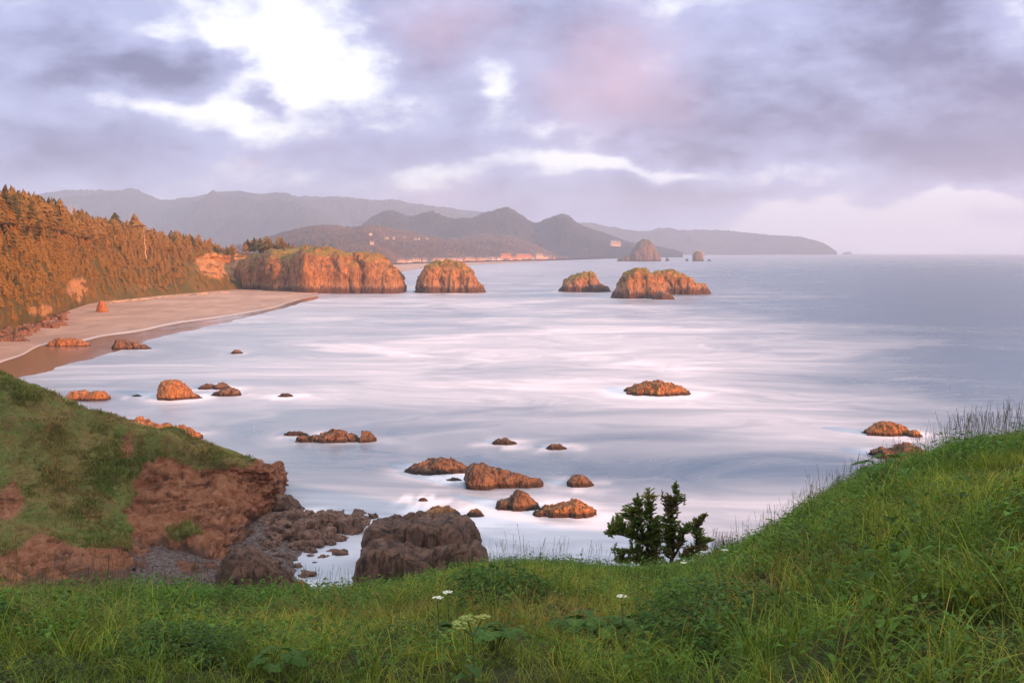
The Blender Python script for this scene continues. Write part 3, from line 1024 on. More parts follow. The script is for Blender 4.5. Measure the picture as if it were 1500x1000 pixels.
shore([(1278, 664), (1292, 657), (1305, 660), (1318, 654), (1332, 652.5), (1348, 658), (1362, 670)], 673, 'rock_brown', 'brown rock half hidden by tall grass stalks', 47, .6)
shore([(612, 734), (617, 729), (622, 729), (628, 734)], 734.5, 'rock_brown', 'nub of rock breaking through pale foam', 48)
shore([(193, 580), (200, 577.5), (208, 580)], 580.8, 'rock_brown', 'speck of rock left of the upright block', 49)

# big block in the cove, two tiers
rock('basalt_block', [loaf([(531, 845), (533, 808), (536, 783), (545, 769), (562, 765), (575, 768), (610, 760.5), (632, 763), (652, 764), (672, 765), (686, 771), (696, 785), (703, 804), (708, 823), (711, 845)],
                           846, .62, 7.0, 60, .024, 1.8, -1.5, None, .15, .32, joints=1.9),
                      loaf([(521, 880), (522, 845), (526, 823), (531, 807), (543, 796), (560, 797), (585, 803), (604, 810), (625, 811), (642, 803), (665, 798), (690, 797), (702, 805), (709, 823), (712, 880)],
                           881, .36, 8.0, 61, .024, 1.8, -1.5, None, .15, .32, joints=1.9)],
     'rock_dark', 'huge dark two-tiered basalt block standing in the cove', 'rock')
rock('dark_rock', [loaf([(318, 884), (324, 835), (334, 812), (350, 801), (372, 806), (396, 822), (416, 842), (432, 862), (440, 884)], 885, .7, 3.0, 62, .04, 1.6, -1.2, None, .6, .5)],
     'rock_dark', 'dark shaded rock at the foot of the bluff', 'rock')
rock('weed_rock', [loaf([(424, 886), (430, 856), (440, 849), (452, 858), (460, 872), (466, 886)], 887, .9, 2.4, 63, .05, 1.5, -1)],
     'weed', 'ochre weed-covered rock leaning on the dark shaded one', 'rock')
rock('leaning_rock', [loaf([(141, 455.5), (144, 446), (148, 440), (152, 441), (155, 448), (157.5, 455.5)], 456.3, .8, 3.0, 64, .05, 3, -.5, zb=1.6)],
     'rock_orange', 'upright orange pinnacle standing on the back of the beach', 'rock')


# ---- boulders
def boulder_mesh(seed, n=14):
    th = np.linspace(0, 2 * np.pi, n * 2, endpoint=False)
    ph = np.linspace(.02, np.pi - .02, n)
    T, F_ = np.meshgrid(th, ph, indexing='ij')
    d = np.stack([np.cos(T) * np.sin(F_), np.sin(T) * np.sin(F_), np.cos(F_)], -1)
    r = np.random.default_rng(seed)
    sc = np.array([1, r.uniform(.6, .9), r.uniform(.55, .85)])
    p = (np.abs(d) ** 2.8).sum(-1) ** (-1 / 2.8)
    G = d * p[..., None]
    G = G * (1 + .12 * fbm(G * 1.6 + seed, 4, seed, .6, True) + .5 * facets(G * .9 + seed * 7.7, seed) + .2 * facets(G * 2.2 + seed * 3.1, seed + 5))[..., None] * sc
    return mesh('boulder', G, grid_faces(n * 2, n, True), M['boulder'])


BOULDERS = [boulder_mesh(200 + i) for i in range(8)]


def boulders(spots, label, group):
    for i, (p, s) in enumerate(spots):
        o = link('boulder', BOULDERS[i % len(BOULDERS)], loc=p, scale=(s, s, s * random.uniform(.75, 1.1)))
        o.rotation_euler = (random.uniform(-.3, .3), random.uniform(-.3, .3), random.uniform(0, 6.28))
        tag(o, label, 'boulder', group)


spots = []
for px, py, s in [(470, 765, 1.8), (493, 768, 1.5), (447, 772, 1.6), (522, 763, 1.2), (512, 775, 1.7), (430, 785, 1.3), (455, 790, 1.5), (415, 770, 1.4), (480, 785, 1.2), (500, 792, .9),
                  (535, 767, .8), (425, 760, 1.2), (440, 760, 1.4), (498, 812, .9), (462, 799, 1.1), (440, 800, 1.0), (455, 808, .8), (485, 798, .8), (405, 780, 1.2), (528, 752, .9), (546, 757, .7), (451, 843, .9)]:
    spots.append((W(px, py, float(max(cove_z(px, py), -.25)) + .15 * s), s))
r_ = random.Random(5)
while len(spots) < 120:
    px, py = r_.uniform(385, 545), r_.uniform(752, 850)
    z = float(cove_z(px, py))
    if z > -.55 and (z > .05 or r_.random() < .5):
        s = r_.uniform(.25, .75) * (1.25 if py < 800 else .8)
        spots.append((W(px, py, max(z, -.3) + .05), s))
boulders(spots[:22], 'large brown boulder in the heap between bluff and basalt block', 'large boulders in the cove')
boulders(spots[22:], 'small brown boulder scattered over the cove shingle and shallows', 'small boulders in the cove')
spots = []
while len(spots) < 60:
    px, py = r_.uniform(-20, 100), r_.uniform(458, 486)
    if py > 500 - px * .35 - 14 and py < 489 - max(0, px - 40) * .25 and px + (py - 470) * 1.5 < 100:
        spots.append((W(px, py, 1.5), r_.uniform(.9, 2.4)))
boulders(spots, 'reddish boulder fallen at the foot of the wooded slope', 'boulders at the back of the beach')


def scatter_tmpl(V, F, pos, scale, rotz, tilt=None, zs=None):
    """copies of one template: returns merged vertices and faces"""
    n = len(pos)
    c, s = np.cos(rotz), np.sin(rotz)
    Vr = V[None] * (np.asarray(scale).reshape(n, -1)[:, None, :] if np.ndim(scale) else scale)
    if zs is not None:
        Vr = Vr * np.stack([np.ones(n), np.ones(n), zs], -1)[:, None, :]
    if tilt is not None:
        x = Vr[..., 0] + tilt[:, None, 0] * Vr[..., 2]
        y = Vr[..., 1] + tilt[:, None, 1] * Vr[..., 2]
    else:
        x, y = Vr[..., 0], Vr[..., 1]
    if tilt is not None:   # tilt is a world lean: turn first
        x0, y0 = Vr[..., 0], Vr[..., 1]
        x = c[:, None] * x0 - s[:, None] * y0 + tilt[:, None, 0] * Vr[..., 2]
        y = s[:, None] * x0 + c[:, None] * y0 + tilt[:, None, 1] * Vr[..., 2]
    else:
        x, y = c[:, None] * x - s[:, None] * y, s[:, None] * x + c[:, None] * y
    out = np.stack([x, y, Vr[..., 2]], -1) + np.asarray(pos)[:, None, :]
    Fo = F[None] + (np.arange(n) * len(V))[:, None, None]
    return out.reshape(-1, 3), Fo.reshape(-1, F.shape[1])


def make_pebbles():
    ico = np.array([(0, 0, 1), (.9, 0, .3), (.28, .85, .3), (-.72, .53, .3), (-.72, -.53, .3), (.28, -.85, .3), (.72, .5, -.4), (-.28, .85, -.4), (-.9, 0, -.4), (-.28, -.85, -.4), (.72, -.5, -.4)]) * [1, .8, .6]
    F = np.array([(0, 1, 2), (0, 2, 3), (0, 3, 4), (0, 4, 5), (0, 5, 1), (1, 6, 2), (2, 6, 7), (2, 7, 3), (3, 7, 8), (3, 8, 4), (4, 8, 9), (4, 9, 5), (5, 9, 10), (5, 10, 1), (1, 10, 6)])
    px = rng.uniform(190, 540, 5200)
    py = rng.uniform(752, 875, 5200)
    z = cove_z(px, py)
    keep = (z > -.22) & ((z > .03) | (rng.random(5200) < .25))
    px, py, z = px[keep], py[keep], z[keep]
    pos = W(px, py, z)
    V, F2 = scatter_tmpl(ico, F, pos, rng.uniform(.07, .30, len(pos)) ** 1.0, rng.uniform(0, 6.28, len(pos)))
    tag(link('pebbles', mesh('pebbles', V, F2, M['pebble'])), 'grey and brown pebbles strewn over the cove floor', None, None, 'stuff')


make_pebbles()


# ------------------------------------------------------------------ the sea
def make_sea():
    R = np.concatenate([np.linspace(5, 90, 12), np.geomspace(95, 15000, 260)])
    a = np.radians(np.concatenate([np.linspace(-180, -36, 24)[:-1], np.linspace(-36, 36, 260), np.linspace(36, 180, 24)[1:]]))
    RR, AA = np.meshgrid(R, a, indexing='ij')
    X, Y = RR * np.sin(AA), RR * np.cos(AA)
    G = np.stack([X, Y, 0 * X], -1)
    ys = np.maximum(Y, 20)
    px = np.clip(750 + X / ys * FPX, -2500, 4000)
    py = LROW + HC / ys * FPX
    # where surf turns the water white and where it stays dark, laid down on the water itself
    f = np.full(X.shape, .27)
    for cx, cy_, rx, ry, amp in [(800, 520, 420, 80, .34), (1010, 590, 260, 60, .28), (560, 575, 300, 60, .16), (1000, 470, 240, 24, .24), (700, 440, 260, 14, .18),
                                 (1200, 640, 160, 60, .30), (880, 770, 420, 46, .42), (520, 720, 140, 24, .22), (560, 850, 150, 60, .2), (1100, 430, 120, 8, .3), (750, 395, 250, 8, .16), (1330, 500, 110, 10, .24),
                                 (1310, 430, 340, 42, -.70), (1480, 520, 190, 90, -.55), (1250, 465, 160, 10, -.2), (1300, 400, 400, 10, -.2), (820, 690, 330, 28, -.52), (560, 625, 260, 22, -.26), (1180, 685, 130, 26, -.42), (480, 660, 160, 34, -.20),
                                 (650, 600, 240, 12, -.2), (1250, 555, 160, 14, -.28), (930, 640, 120, 12, -.2), (260, 600, 140, 34, -.14), (720, 462, 200, 5, -.2), (760, 432, 90, 4, -.35), (1380, 460, 240, 18, -.2)]:
        f += amp * gauss(px, py, cx, cy_, rx, ry)
    for x, y, hw, d in ROCKS:
        if y > 1200 or y < 60:
            continue
        near = (np.abs(X - x) < 3 * hw + 9) & (np.abs(Y - y) < 3 * d + 14)
        xn, yn = X[near], Y[near]
        k = 1 + 2.2 * fbm(np.stack([xn / hw * .6, yn / hw * .6, 0 * xn], -1), 2, 5)
        dd = np.sqrt(((xn - x) / (hw + 2.6)) ** 2 + ((yn - y) / (d + 4.0)) ** 2)
        f[near] += .42 * np.exp(-np.clip(dd - .8, 0, 9) ** 2 / .22) * np.clip(k - .25, 0, 1.5)
    milk = np.clip(.35 + .5 * gauss(px, py, 300, 520, 420, 110) + .25 * gauss(px, py, 700, 480, 500, 60) + .3 * gauss(px, py, 500, 850, 120, 70)
                   - .35 * gauss(px, py, 1400, 440, 300, 70), 0, 1)
    fade = np.clip((RR - 4000) / 9000, 0, 1)
    f = f * (1 - fade) + .30 * fade
    me = mesh('sea', G, grid_faces(len(R), len(a)), M['sea'], attrs={'foam': f, 'milk': milk})
    structure(link('sea', me))


make_sea()


# ------------------------------------------------------------------ trees of the slope
def conifer(seed, tiers=7, pts=7, rad=.30, z_start=.14, skew=0.0):
    r = np.random.default_rng(seed)
    V, F = [], []
    for k in range(tiers):
        t = k / (tiers - 1)
        z = z_start + (1 - z_start) * t * .92
        rr = rad * (1 - t ** 1.6) ** .8 * r.uniform(.75, 1.15) + .02
        cx, cy_ = r.normal(0, .03, 2) + np.array([skew * z, 0])
        b = len(V)
        V.append((cx, cy_, min(1.02, z + .9 / tiers + .05)))
        m = pts * 2
        a0 = r.uniform(0, 6.28)
        for j in range(m):
            q = rr * (r.uniform(.8, 1.25) if j % 2 == 0 else r.uniform(.45, .7))
            a = a0 + 2 * np.pi * j / m + r.normal(0, .12)
            V.append((cx + q * np.cos(a), cy_ + q * np.sin(a), z - (.05 if j % 2 == 0 else -.01) + r.normal(0, .02)))
        for j in range(m):
            F.append((b, b + 1 + j, b + 1 + (j + 1) % m))
    return np.array(V), np.array(F)


def trunk_mesh(h=.55, r0=.016, r1=.006, mat='bark', bend=0.0):
    z = np.linspace(-.06, h, 5)
    V, F = tube(np.stack([bend * (z / h) ** 2, 0 * z, z], -1), np.linspace(r0, r1, 5), 6)
    return mesh('trunk', V, F, M[mat])


CONIF = [conifer(300 + i, 6, 5, rng.uniform(.24, .36), rng.uniform(.05, .22), -.06) for i in range(7)]
CONIF_ME = [mesh('crown', V, F, M['crown'], smooth=False) for V, F in CONIF]
BUSHY = [conifer(330 + i, 6, 7, .42, .32, -.10) for i in range(4)]
BUSHY_ME = [mesh('crown', V, F, M['crown'], smooth=False) for V, F in BUSHY]
TRUNK = trunk_mesh(.9)


def place_tree(name, pos, h, crown, label, group, wide=1.0, lean=0.0):
    e = link(name, None, loc=pos, rotz=random.uniform(-.5, .5), scale=(h * wide, h * wide, h))
    e.rotation_euler[1] = lean
    tag(e, label, 'tree', group)
    link('trunk', TRUNK, e)
    link('crown', crown, e)
    return e


def wooded_slope():
    G = HILL
    a = np.linalg.norm(np.cross(G[1:, :-1] - G[:-1, :-1], G[:-1, 1:] - G[:-1, :-1]), axis=-1)
    px, py, v, veg = HILL_PX[:-1, :-1], HILL_PY[:-1, :-1], HILL_V[:-1, :-1], HILL_VEG[:-1, :-1]
    ok = (v > 1.25) & (v < 5.35) & (px > -110) & (px < 345) & (veg > .45)
    dens = fbm(G[:-1, :-1] * .02, 3, 81)
    wgt = a * ok * np.clip(.75 + .9 * dens, .08, 1.4) * np.where((px > 270) & (v < 4.2), .25, 1) * np.where(v < 1.7, .5, 1)
    # more trees along the crest
    wgt *= np.where(v > 4.3, 1.5, 1.0)
    n = 3700
    idx = rng.choice(wgt.size, n, p=(wgt / wgt.sum()).ravel())
    i, j = np.unravel_index(idx, wgt.shape)
    fu, fv = rng.random(n)[:, None], rng.random(n)[:, None]
    pos = (G[i, j] * (1 - fu) * (1 - fv) + G[i + 1, j] * fu * (1 - fv) + G[i, j + 1] * (1 - fu) * fv + G[i + 1, j + 1] * fu * fv)
    up = np.clip((v[i, j] - 1.2) / 3.5, 0, 1)
    h = rng.uniform(3.8, 8.0, n) * (.6 + .65 * up) * rng.choice([.7, .9, 1, 1.4], n)
    pos[:, 2] -= .3
    qx, qy = proj(pos)
    score = h / pos[:, 1] * np.where((qx > 0) & (qx < 500), 1, 0) * rng.uniform(.6, 1.4, n)
    order = np.argsort(-score)
    for q in order[:285]:
        place_tree('conifer_tree', pos[q], float(h[q]), CONIF_ME[q % 7], 'wind-swept conifer on the sunlit slope above the beach', 'conifers on the slope', random.uniform(.85, 1.3), random.uniform(-.14, .02))
    rest = order[285:]
    Vs, Fs, off = [], [], 0
    for k in range(7):
        sel = rest[k::7]
        lean = np.stack([rng.normal(-.08, .05, len(sel)), rng.normal(.02, .05, len(sel))], -1)
        V, F = scatter_tmpl(CONIF[k][0] * [1.1, 1.1, 1], CONIF[k][1], pos[sel], h[sel], rng.uniform(0, 6.28, len(sel)), lean)
        Vs.append(V)
        Fs.append(F + off)
        off += len(V)
    tag(link('forest', mesh('forest', np.concatenate(Vs), np.concatenate(Fs), M['crown'], smooth=False)),
        'dense wind-swept conifer wood covering the slope', None, None, 'stuff')


wooded_slope()


def hill_point(px, py):
    d = np.hypot(HILL_PX - px, HILL_PY - py) + np.where((HILL_V < 1) | (HILL_V > 5.4), 99, 0)
    k = np.unravel_index(np.argmin(d), d.shape)
    return HILL[k].copy()


for px, py, hpx, lab in [(172, 340, 36, 'ragged tall tree on the crest, left of the bare-trunk tree'), (203, 352, 40, 'dark tree with drooping top on the crest'),
                         (120, 322, 30, 'tall tree just right of the upper bleached snag'), (40, 300, 28, 'rounded crest tree near the left edge'),
                         (62, 306, 30, 'flat-topped crest tree second from the left'), (318, 378, 18, 'small lone tree in the saddle left of the cliff top'),
                         (334, 378, 17, 'small dark tree nearest the cliff top grove')]:
    p = hill_point(px, py)
    place_tree('crest_tree', p, hpx / FPX * p[1], BUSHY_ME[px % 4], lab, 'crest trees', 1.0, -.06)


def snag(px, row_base, row_top, label, lean):
    b = hill_point(px, row_base)
    h = (row_base - row_top) / FPX * b[1]
    e = link('dead_tree', None, loc=b)
    tag(e, label, 'tree', 'bleached snags')
    z = np.linspace(-.5, h, 8)
    pts = np.stack([lean * z + .02 * h * np.sin(z * .7), 0 * z, z], -1)
    V, F = tube(pts, np.linspace(.45, .12, 8), 6)
    link('trunk', mesh('trunk', V, F, M['snag']), e)
    r = random.Random(px)
    for k in range(9):
        f = r.uniform(.35, .97)
        a = r.uniform(0, 6.28)
        L = r.uniform(1.2, 3.2) * (1.1 - f * .6)
        base = np.array([lean * f * h, 0, f * h])
        tip = base + np.array([math.cos(a) * L, math.sin(a) * L, L * .25])
        V, F = tube([base, (base + tip) / 2 - [0, 0, .15], tip], [.13, .09, .03], 5)
        link('branch', mesh('branch', V, F, M['snag']), e)


snag(103, 330, 299, 'bleached bare snag standing on the upper crest', .03)
snag(214, 385, 336, 'tall pale bare trunk rising through the slope trees', -.08)
snag(153, 362, 350, 'short pale broken snag midway along the slope', -.2)

ORD = ['first', 'second', 'third', 'fourth', 'fifth', 'sixth', 'seventh', 'eighth', 'ninth', 'tenth', 'eleventh', 'twelfth', 'thirteenth', 'last']
for k, px in enumerate([361, 366, 371, 377, 383, 388, 394, 399, 411, 416, 420, 425, 431, 436]):
    Yt = 1066 + (k % 3) * 6
    p = P(px, 375, Yt)
    hh = [11, 13, 12, 14, 14, 12, 15, 13, 15, 14, 11, 10, 9, 8][k] * 1.25
    place_tree('cliff_top_tree', p, hh, BUSHY_ME[k % 4], ORD[k] + ' tree from the left in the stubby row on the cliff top', 'trees on the cliff top', random.uniform(.75, 1.0), -.05)


def driftwood():
    r = np.random.default_rng(77)
    parts = []
    for _ in range(170):
        px = r.uniform(150, 335)
        py = np.interp(px, [110, 150, 250, 335], [452, 443, 433.2, 426.5]) + r.uniform(-.5, 1.8)
        p = W(px, py, 1.75)
        a = r.uniform(0, 3.14)
        L = r.uniform(1.5, 5)
        d = np.array([math.cos(a) * L, math.sin(a) * L, r.uniform(-.1, .25)])
        parts.append(tube([p - d / 2, p + [0, 0, .1], p + d / 2], [.25, .3, .18], 5))
    V, F = merge(parts)
    tag(link('driftwood', mesh('driftwood', V, F, M['drift'])), 'bleached driftwood strewn along the back of the beach', None, None, 'stuff')


driftwood()


# ------------------------------------------------------------------ houses of the far town
def box(x0, x1, y0, y1, z0, z1):
    V = np.array([(x, y, z) for x in (x0, x1) for y in (y0, y1) for z in (z0, z1)], float)
    F = np.array([(0, 1, 3, 2), (4, 6, 7, 5), (0, 4, 5, 1), (2, 3, 7, 6), (0, 2, 6, 4), (1, 5, 7, 3)])
    return V, F


def house(pos, w, d, h, rot, wall, roof, label, group, hip=.45):
    e = link('house', None, loc=pos, rotz=rot)
    tag(e, label, 'house', group)
    V, F = box(-w / 2, w / 2, -d / 2, d / 2, -3, h)
    link('wall', mesh('wall', V, F, wall, False), e)
    rv = np.array([(-w / 2 - .6, -d / 2 - .6, h), (w / 2 + .6, -d / 2 - .6, h), (w / 2 + .6, d / 2 + .6, h), (-w / 2 - .6, d / 2 + .6, h),
                   (-w / 2 - .6, 0, h + d * hip), (w / 2 + .6, 0, h + d * hip)])
    me = bpy.data.meshes.new('roof')
    me.from_pydata([tuple(p) for p in rv], [], [(0, 1, 5, 4), (2, 3, 4, 5), (1, 2, 5), (3, 0, 4), (0, 3, 2, 1)])
    me.materials.append(roof)
    link('roof', me, e)
    n = max(2, int(w / 6))
    for k in range(n):
        x = -w / 2 + w * (k + .5) / n
        V, F = box(x - w / n * .28, x + w / n * .28, -d / 2 - .15, -d / 2 + .1, h * .45, h * .8)
        link('window', mesh('window', V, F, GLASS, False), e)


def on_hill(key, px, py):
    G = HILLS[key]
    qx, qy = proj(G)
    d = np.hypot(qx - px, qy - py)
    k = np.unravel_index(np.argmin(d), d.shape)
    return G[k].copy()


for px, py, w, lab in [(543, 345, 15, 'highest pale house on the far wooded hill'), (567, 350, 18, 'large pale house in the hilltop row, left end'), (577, 350.5, 10, 'small house second in the hilltop row'),
                       (592, 350.5, 12, 'pale house at the middle of the hilltop row'), (608, 351.5, 12, 'pale house left of the last pair in the hilltop row'), (614, 352, 8, 'smallest house in the hilltop row'),
                       (625, 352, 13, 'pale house at the right end of the hilltop row'), (544, 358.5, 16, 'lone pale house lower on the far wooded hill')]:
    p = on_hill('a', px, py)
    p[2] += 3
    house(p, w * .8, 8, 4.5, random.uniform(-.2, .5), WALLS[1 if w % 2 else 0], ROOFS[0], lab, 'houses on the far hill')
r_ = random.Random(12)
for k in range(46):
    px = 582 + k * 5.1 + r_.uniform(-1.5, 1.5)
    back = float(smooth_interp(px, [540, 580, 640, 700, 760, 820, 900], [389, 386, 384, 382.5, 381, 379.5, 377.2]))
    p = W(px, back, 4.0)
    p[1] += r_.uniform(5, 60)
    p[2] = 6.0 + r_.uniform(0, 4)
    sc = p[1] / 4000
    house(p, r_.uniform(10, 17) * sc, 9 * sc, r_.uniform(4, 7) * sc, r_.uniform(-.5, .6), WALLS[r_.choice([0, 1, 2, 2, 3])], ROOFS[k % 2],
          'small beachfront house in the row behind the far beach', 'houses along the far beach')
for px, w, h, lab in [(741, 34, 16, 'long rust-coloured hotel, left of two below the wooded knoll'), (767, 52, 12, 'longest rust-coloured hotel at the foot of the knoll'), (790, 26, 14, 'pale hotel right of the rust-coloured pair')]:
    p = W(px, float(np.interp(px, [700, 760, 820], [382.4, 380.9, 379.4])), 6)
    p[2] = 16
    sc = p[1] / 4000
    house(p, w * sc, 14 * sc, h * sc * .7, .1, WALLS[3 if px < 780 else 0], ROOFS[1], lab, 'hotels by the far beach', .25)
for px, py in [(899, 361.5), (904, 362)]:
    p = on_hill('c', px, py)
    p[2] += 6
    house(p, 36, 26, 16, .2, WALLS[0], ROOFS[0], 'pale house on the far shore left of haystack rock' if px < 900 else 'pale house second on the far shore left of haystack rock', 'far shore houses')


# ------------------------------------------------------------------ foreground meadow
def scatter_col(tmpl, pos, scale, rotz, tilt, col):
    V, F, C = tmpl
    Vv, Ff = scatter_tmpl(V, F, pos, scale, rotz, tilt)
    Cc = (C[None] * col[:, None, :]).reshape(-1, 3)
    return Vv, Ff, Cc


class Heap:
    def __init__(self):
        self.V, self.F, self.C, self.n = [], [], [], 0

    def add(self, V, F, C):
        self.V.append(V)
        self.F.append(F + self.n)
        self.C.append(C)
        self.n += len(V)

    def mesh(self, name, mat):
        return mesh(name, np.concatenate(self.V), np.concatenate(self.F), mat, False, None, np.concatenate(self.C))


def blade(r, h, w, base, az, bend, nseg=3):
    d = np.array([math.cos(az), math.sin(az), 0])
    sd = np.array([-d[1], d[0], 0])
    V = []
    for k in range(nseg):
        t = k / nseg
        c = base + d * bend * h * t ** 1.8 + np.array([0, 0, h * (t - .32 * bend * t * t)])
        ww = w * (1 - .55 * t ** 1.5)
        V += [c - sd * ww / 2, c + sd * ww / 2]
    V.append(base + d * bend * h + np.array([0, 0, h * (1 - .42 * bend)]))
    F = []
    for k in range(nseg - 1):
        a = 2 * k
        F += [(a, a + 1, a + 3), (a, a + 3, a + 2)]
    a = 2 * (nseg - 1)
    F.append((a, a + 1, a + 2))
    return np.array(V), np.array(F)


def tuft(seed, n, hmin, hmax, w, spread, bmin, bmax, nseg=3, cvar=.4, dry=.08):
    r = np.random.default_rng(seed)
    V, F, C, off = [], [], [], 0
    for _ in range(n):
        base = np.array([*r.normal(0, spread, 2), -.03])
        v, f = blade(r, r.uniform(hmin, hmax), w * r.uniform(.7, 1.3), base, r.uniform(0, 6.28), r.uniform(bmin, bmax), nseg)
        c = np.ones(3) * r.uniform(1 - cvar, 1 + cvar)
        if r.random() < dry:
            c = np.array([2.3, 1.35, 1.6])
        V.append(v)
        F.append(f + off)
        cv = np.tile(c, (len(v), 1))
        cv[-1] *= (1.7, 1.35, 1.5)
        C.append(cv)
        off += len(v)
    return np.concatenate(V), np.concatenate(F), np.concatenate(C)


def leaf_geo(L, w, fold=.25):
    """one pointed leaf lying along +x"""
    V = np.array([(0, 0, 0), (.45 * L, w / 2, fold * w), (.45 * L, -w / 2, fold * w), (L, 0, -.14 * L), (.45 * L, 0, .02 * L)])
    F = np.array([(0, 4, 1), (0, 2, 4), (4, 3, 1), (4, 2, 3)])
    return V, F


def herb(seed, n, rad, h, L, w):
    r = np.random.default_rng(seed)
    V, F, C, off = [], [], [], 0
    for _ in range(n):
        v, f = leaf_geo(L * r.uniform(.6, 1.3), w * r.uniform(.7, 1.2))
        az, up = r.uniform(0, 6.28), r.uniform(-.5, .5)
        ca, sa, cu, su = math.cos(az), math.sin(az), math.cos(up), math.sin(up)
        x = v[:, 0] * cu - v[:, 2] * su
        z = v[:, 0] * su + v[:, 2] * cu
        q = np.stack([x * ca - v[:, 1] * sa, x * sa + v[:, 1] * ca, z], -1)
        rr = rad * math.sqrt(r.random())
        a2 = az + r.normal(0, .6)
        hh = h * r.uniform(.15, 1) * (1 - .45 * (rr / rad) ** 2)
        q += np.array([rr * math.cos(a2), rr * math.sin(a2), hh])
        V.append(q)
        F.append(f + off)
        C.append(np.tile(np.ones(3) * r.uniform(.6, 1.6), (len(v), 1)))
        off += len(v)
    return np.concatenate(V), np.concatenate(F), np.concatenate(C)


def stalk(seed, h, head, plume, lean):
    """grass stalk with a loose seed head"""
    r = np.random.default_rng(seed)
    V, F, off = [], [], 0
    z = np.linspace(0, h, 5)
    ax = np.stack([lean * (z / h) ** 2 * h, 0 * z, z], -1)
    for s in ((1, 0, 0), (0, 1, 0)):
        s = np.array(s) * .0022
        v = np.concatenate([ax - s, ax + s])
        f = [(k, k + 1, k + 6) for k in range(4)] + [(k, k + 6, k + 5) for k in range(4)]
        V.append(v)
        F.append(np.array(f) + off)
        off += len(v)
    for _ in range(plume):
        t = r.uniform(1 - head, 1.0)
        b = np.array([lean * t * t * h, 0, t * h])
        v, f = blade(r, r.uniform(.03, .075) * (1.6 - t), .006, b, r.uniform(0, 6.28), r.uniform(.3, .9), 2)
        V.append(v)
        F.append(f + off)
        off += len(v)
    V = np.concatenate(V)
    return V, np.concatenate(F), np.ones((len(V), 3))


def sample_meadow(n, y0, y1, pxlo=-120, pxhi=1620, low=1075):
    y = np.sqrt(rng.uniform(y0 ** 2, y1 ** 2, n))
    px = rng.uniform(pxlo, pxhi, n)
    x = (px - 750) / FPX * y
    yr = smooth_interp(px, RIDGE_PX, RIDGE_Y)
    k = y < yr + 2.5
    x, y, px = x[k], y[k], px[k]
    z = ground_z(x, y)
    row = LROW + (HC - z) / y * FPX
    k = row < low
    return np.stack([x, y, z], -1)[k], px[k]


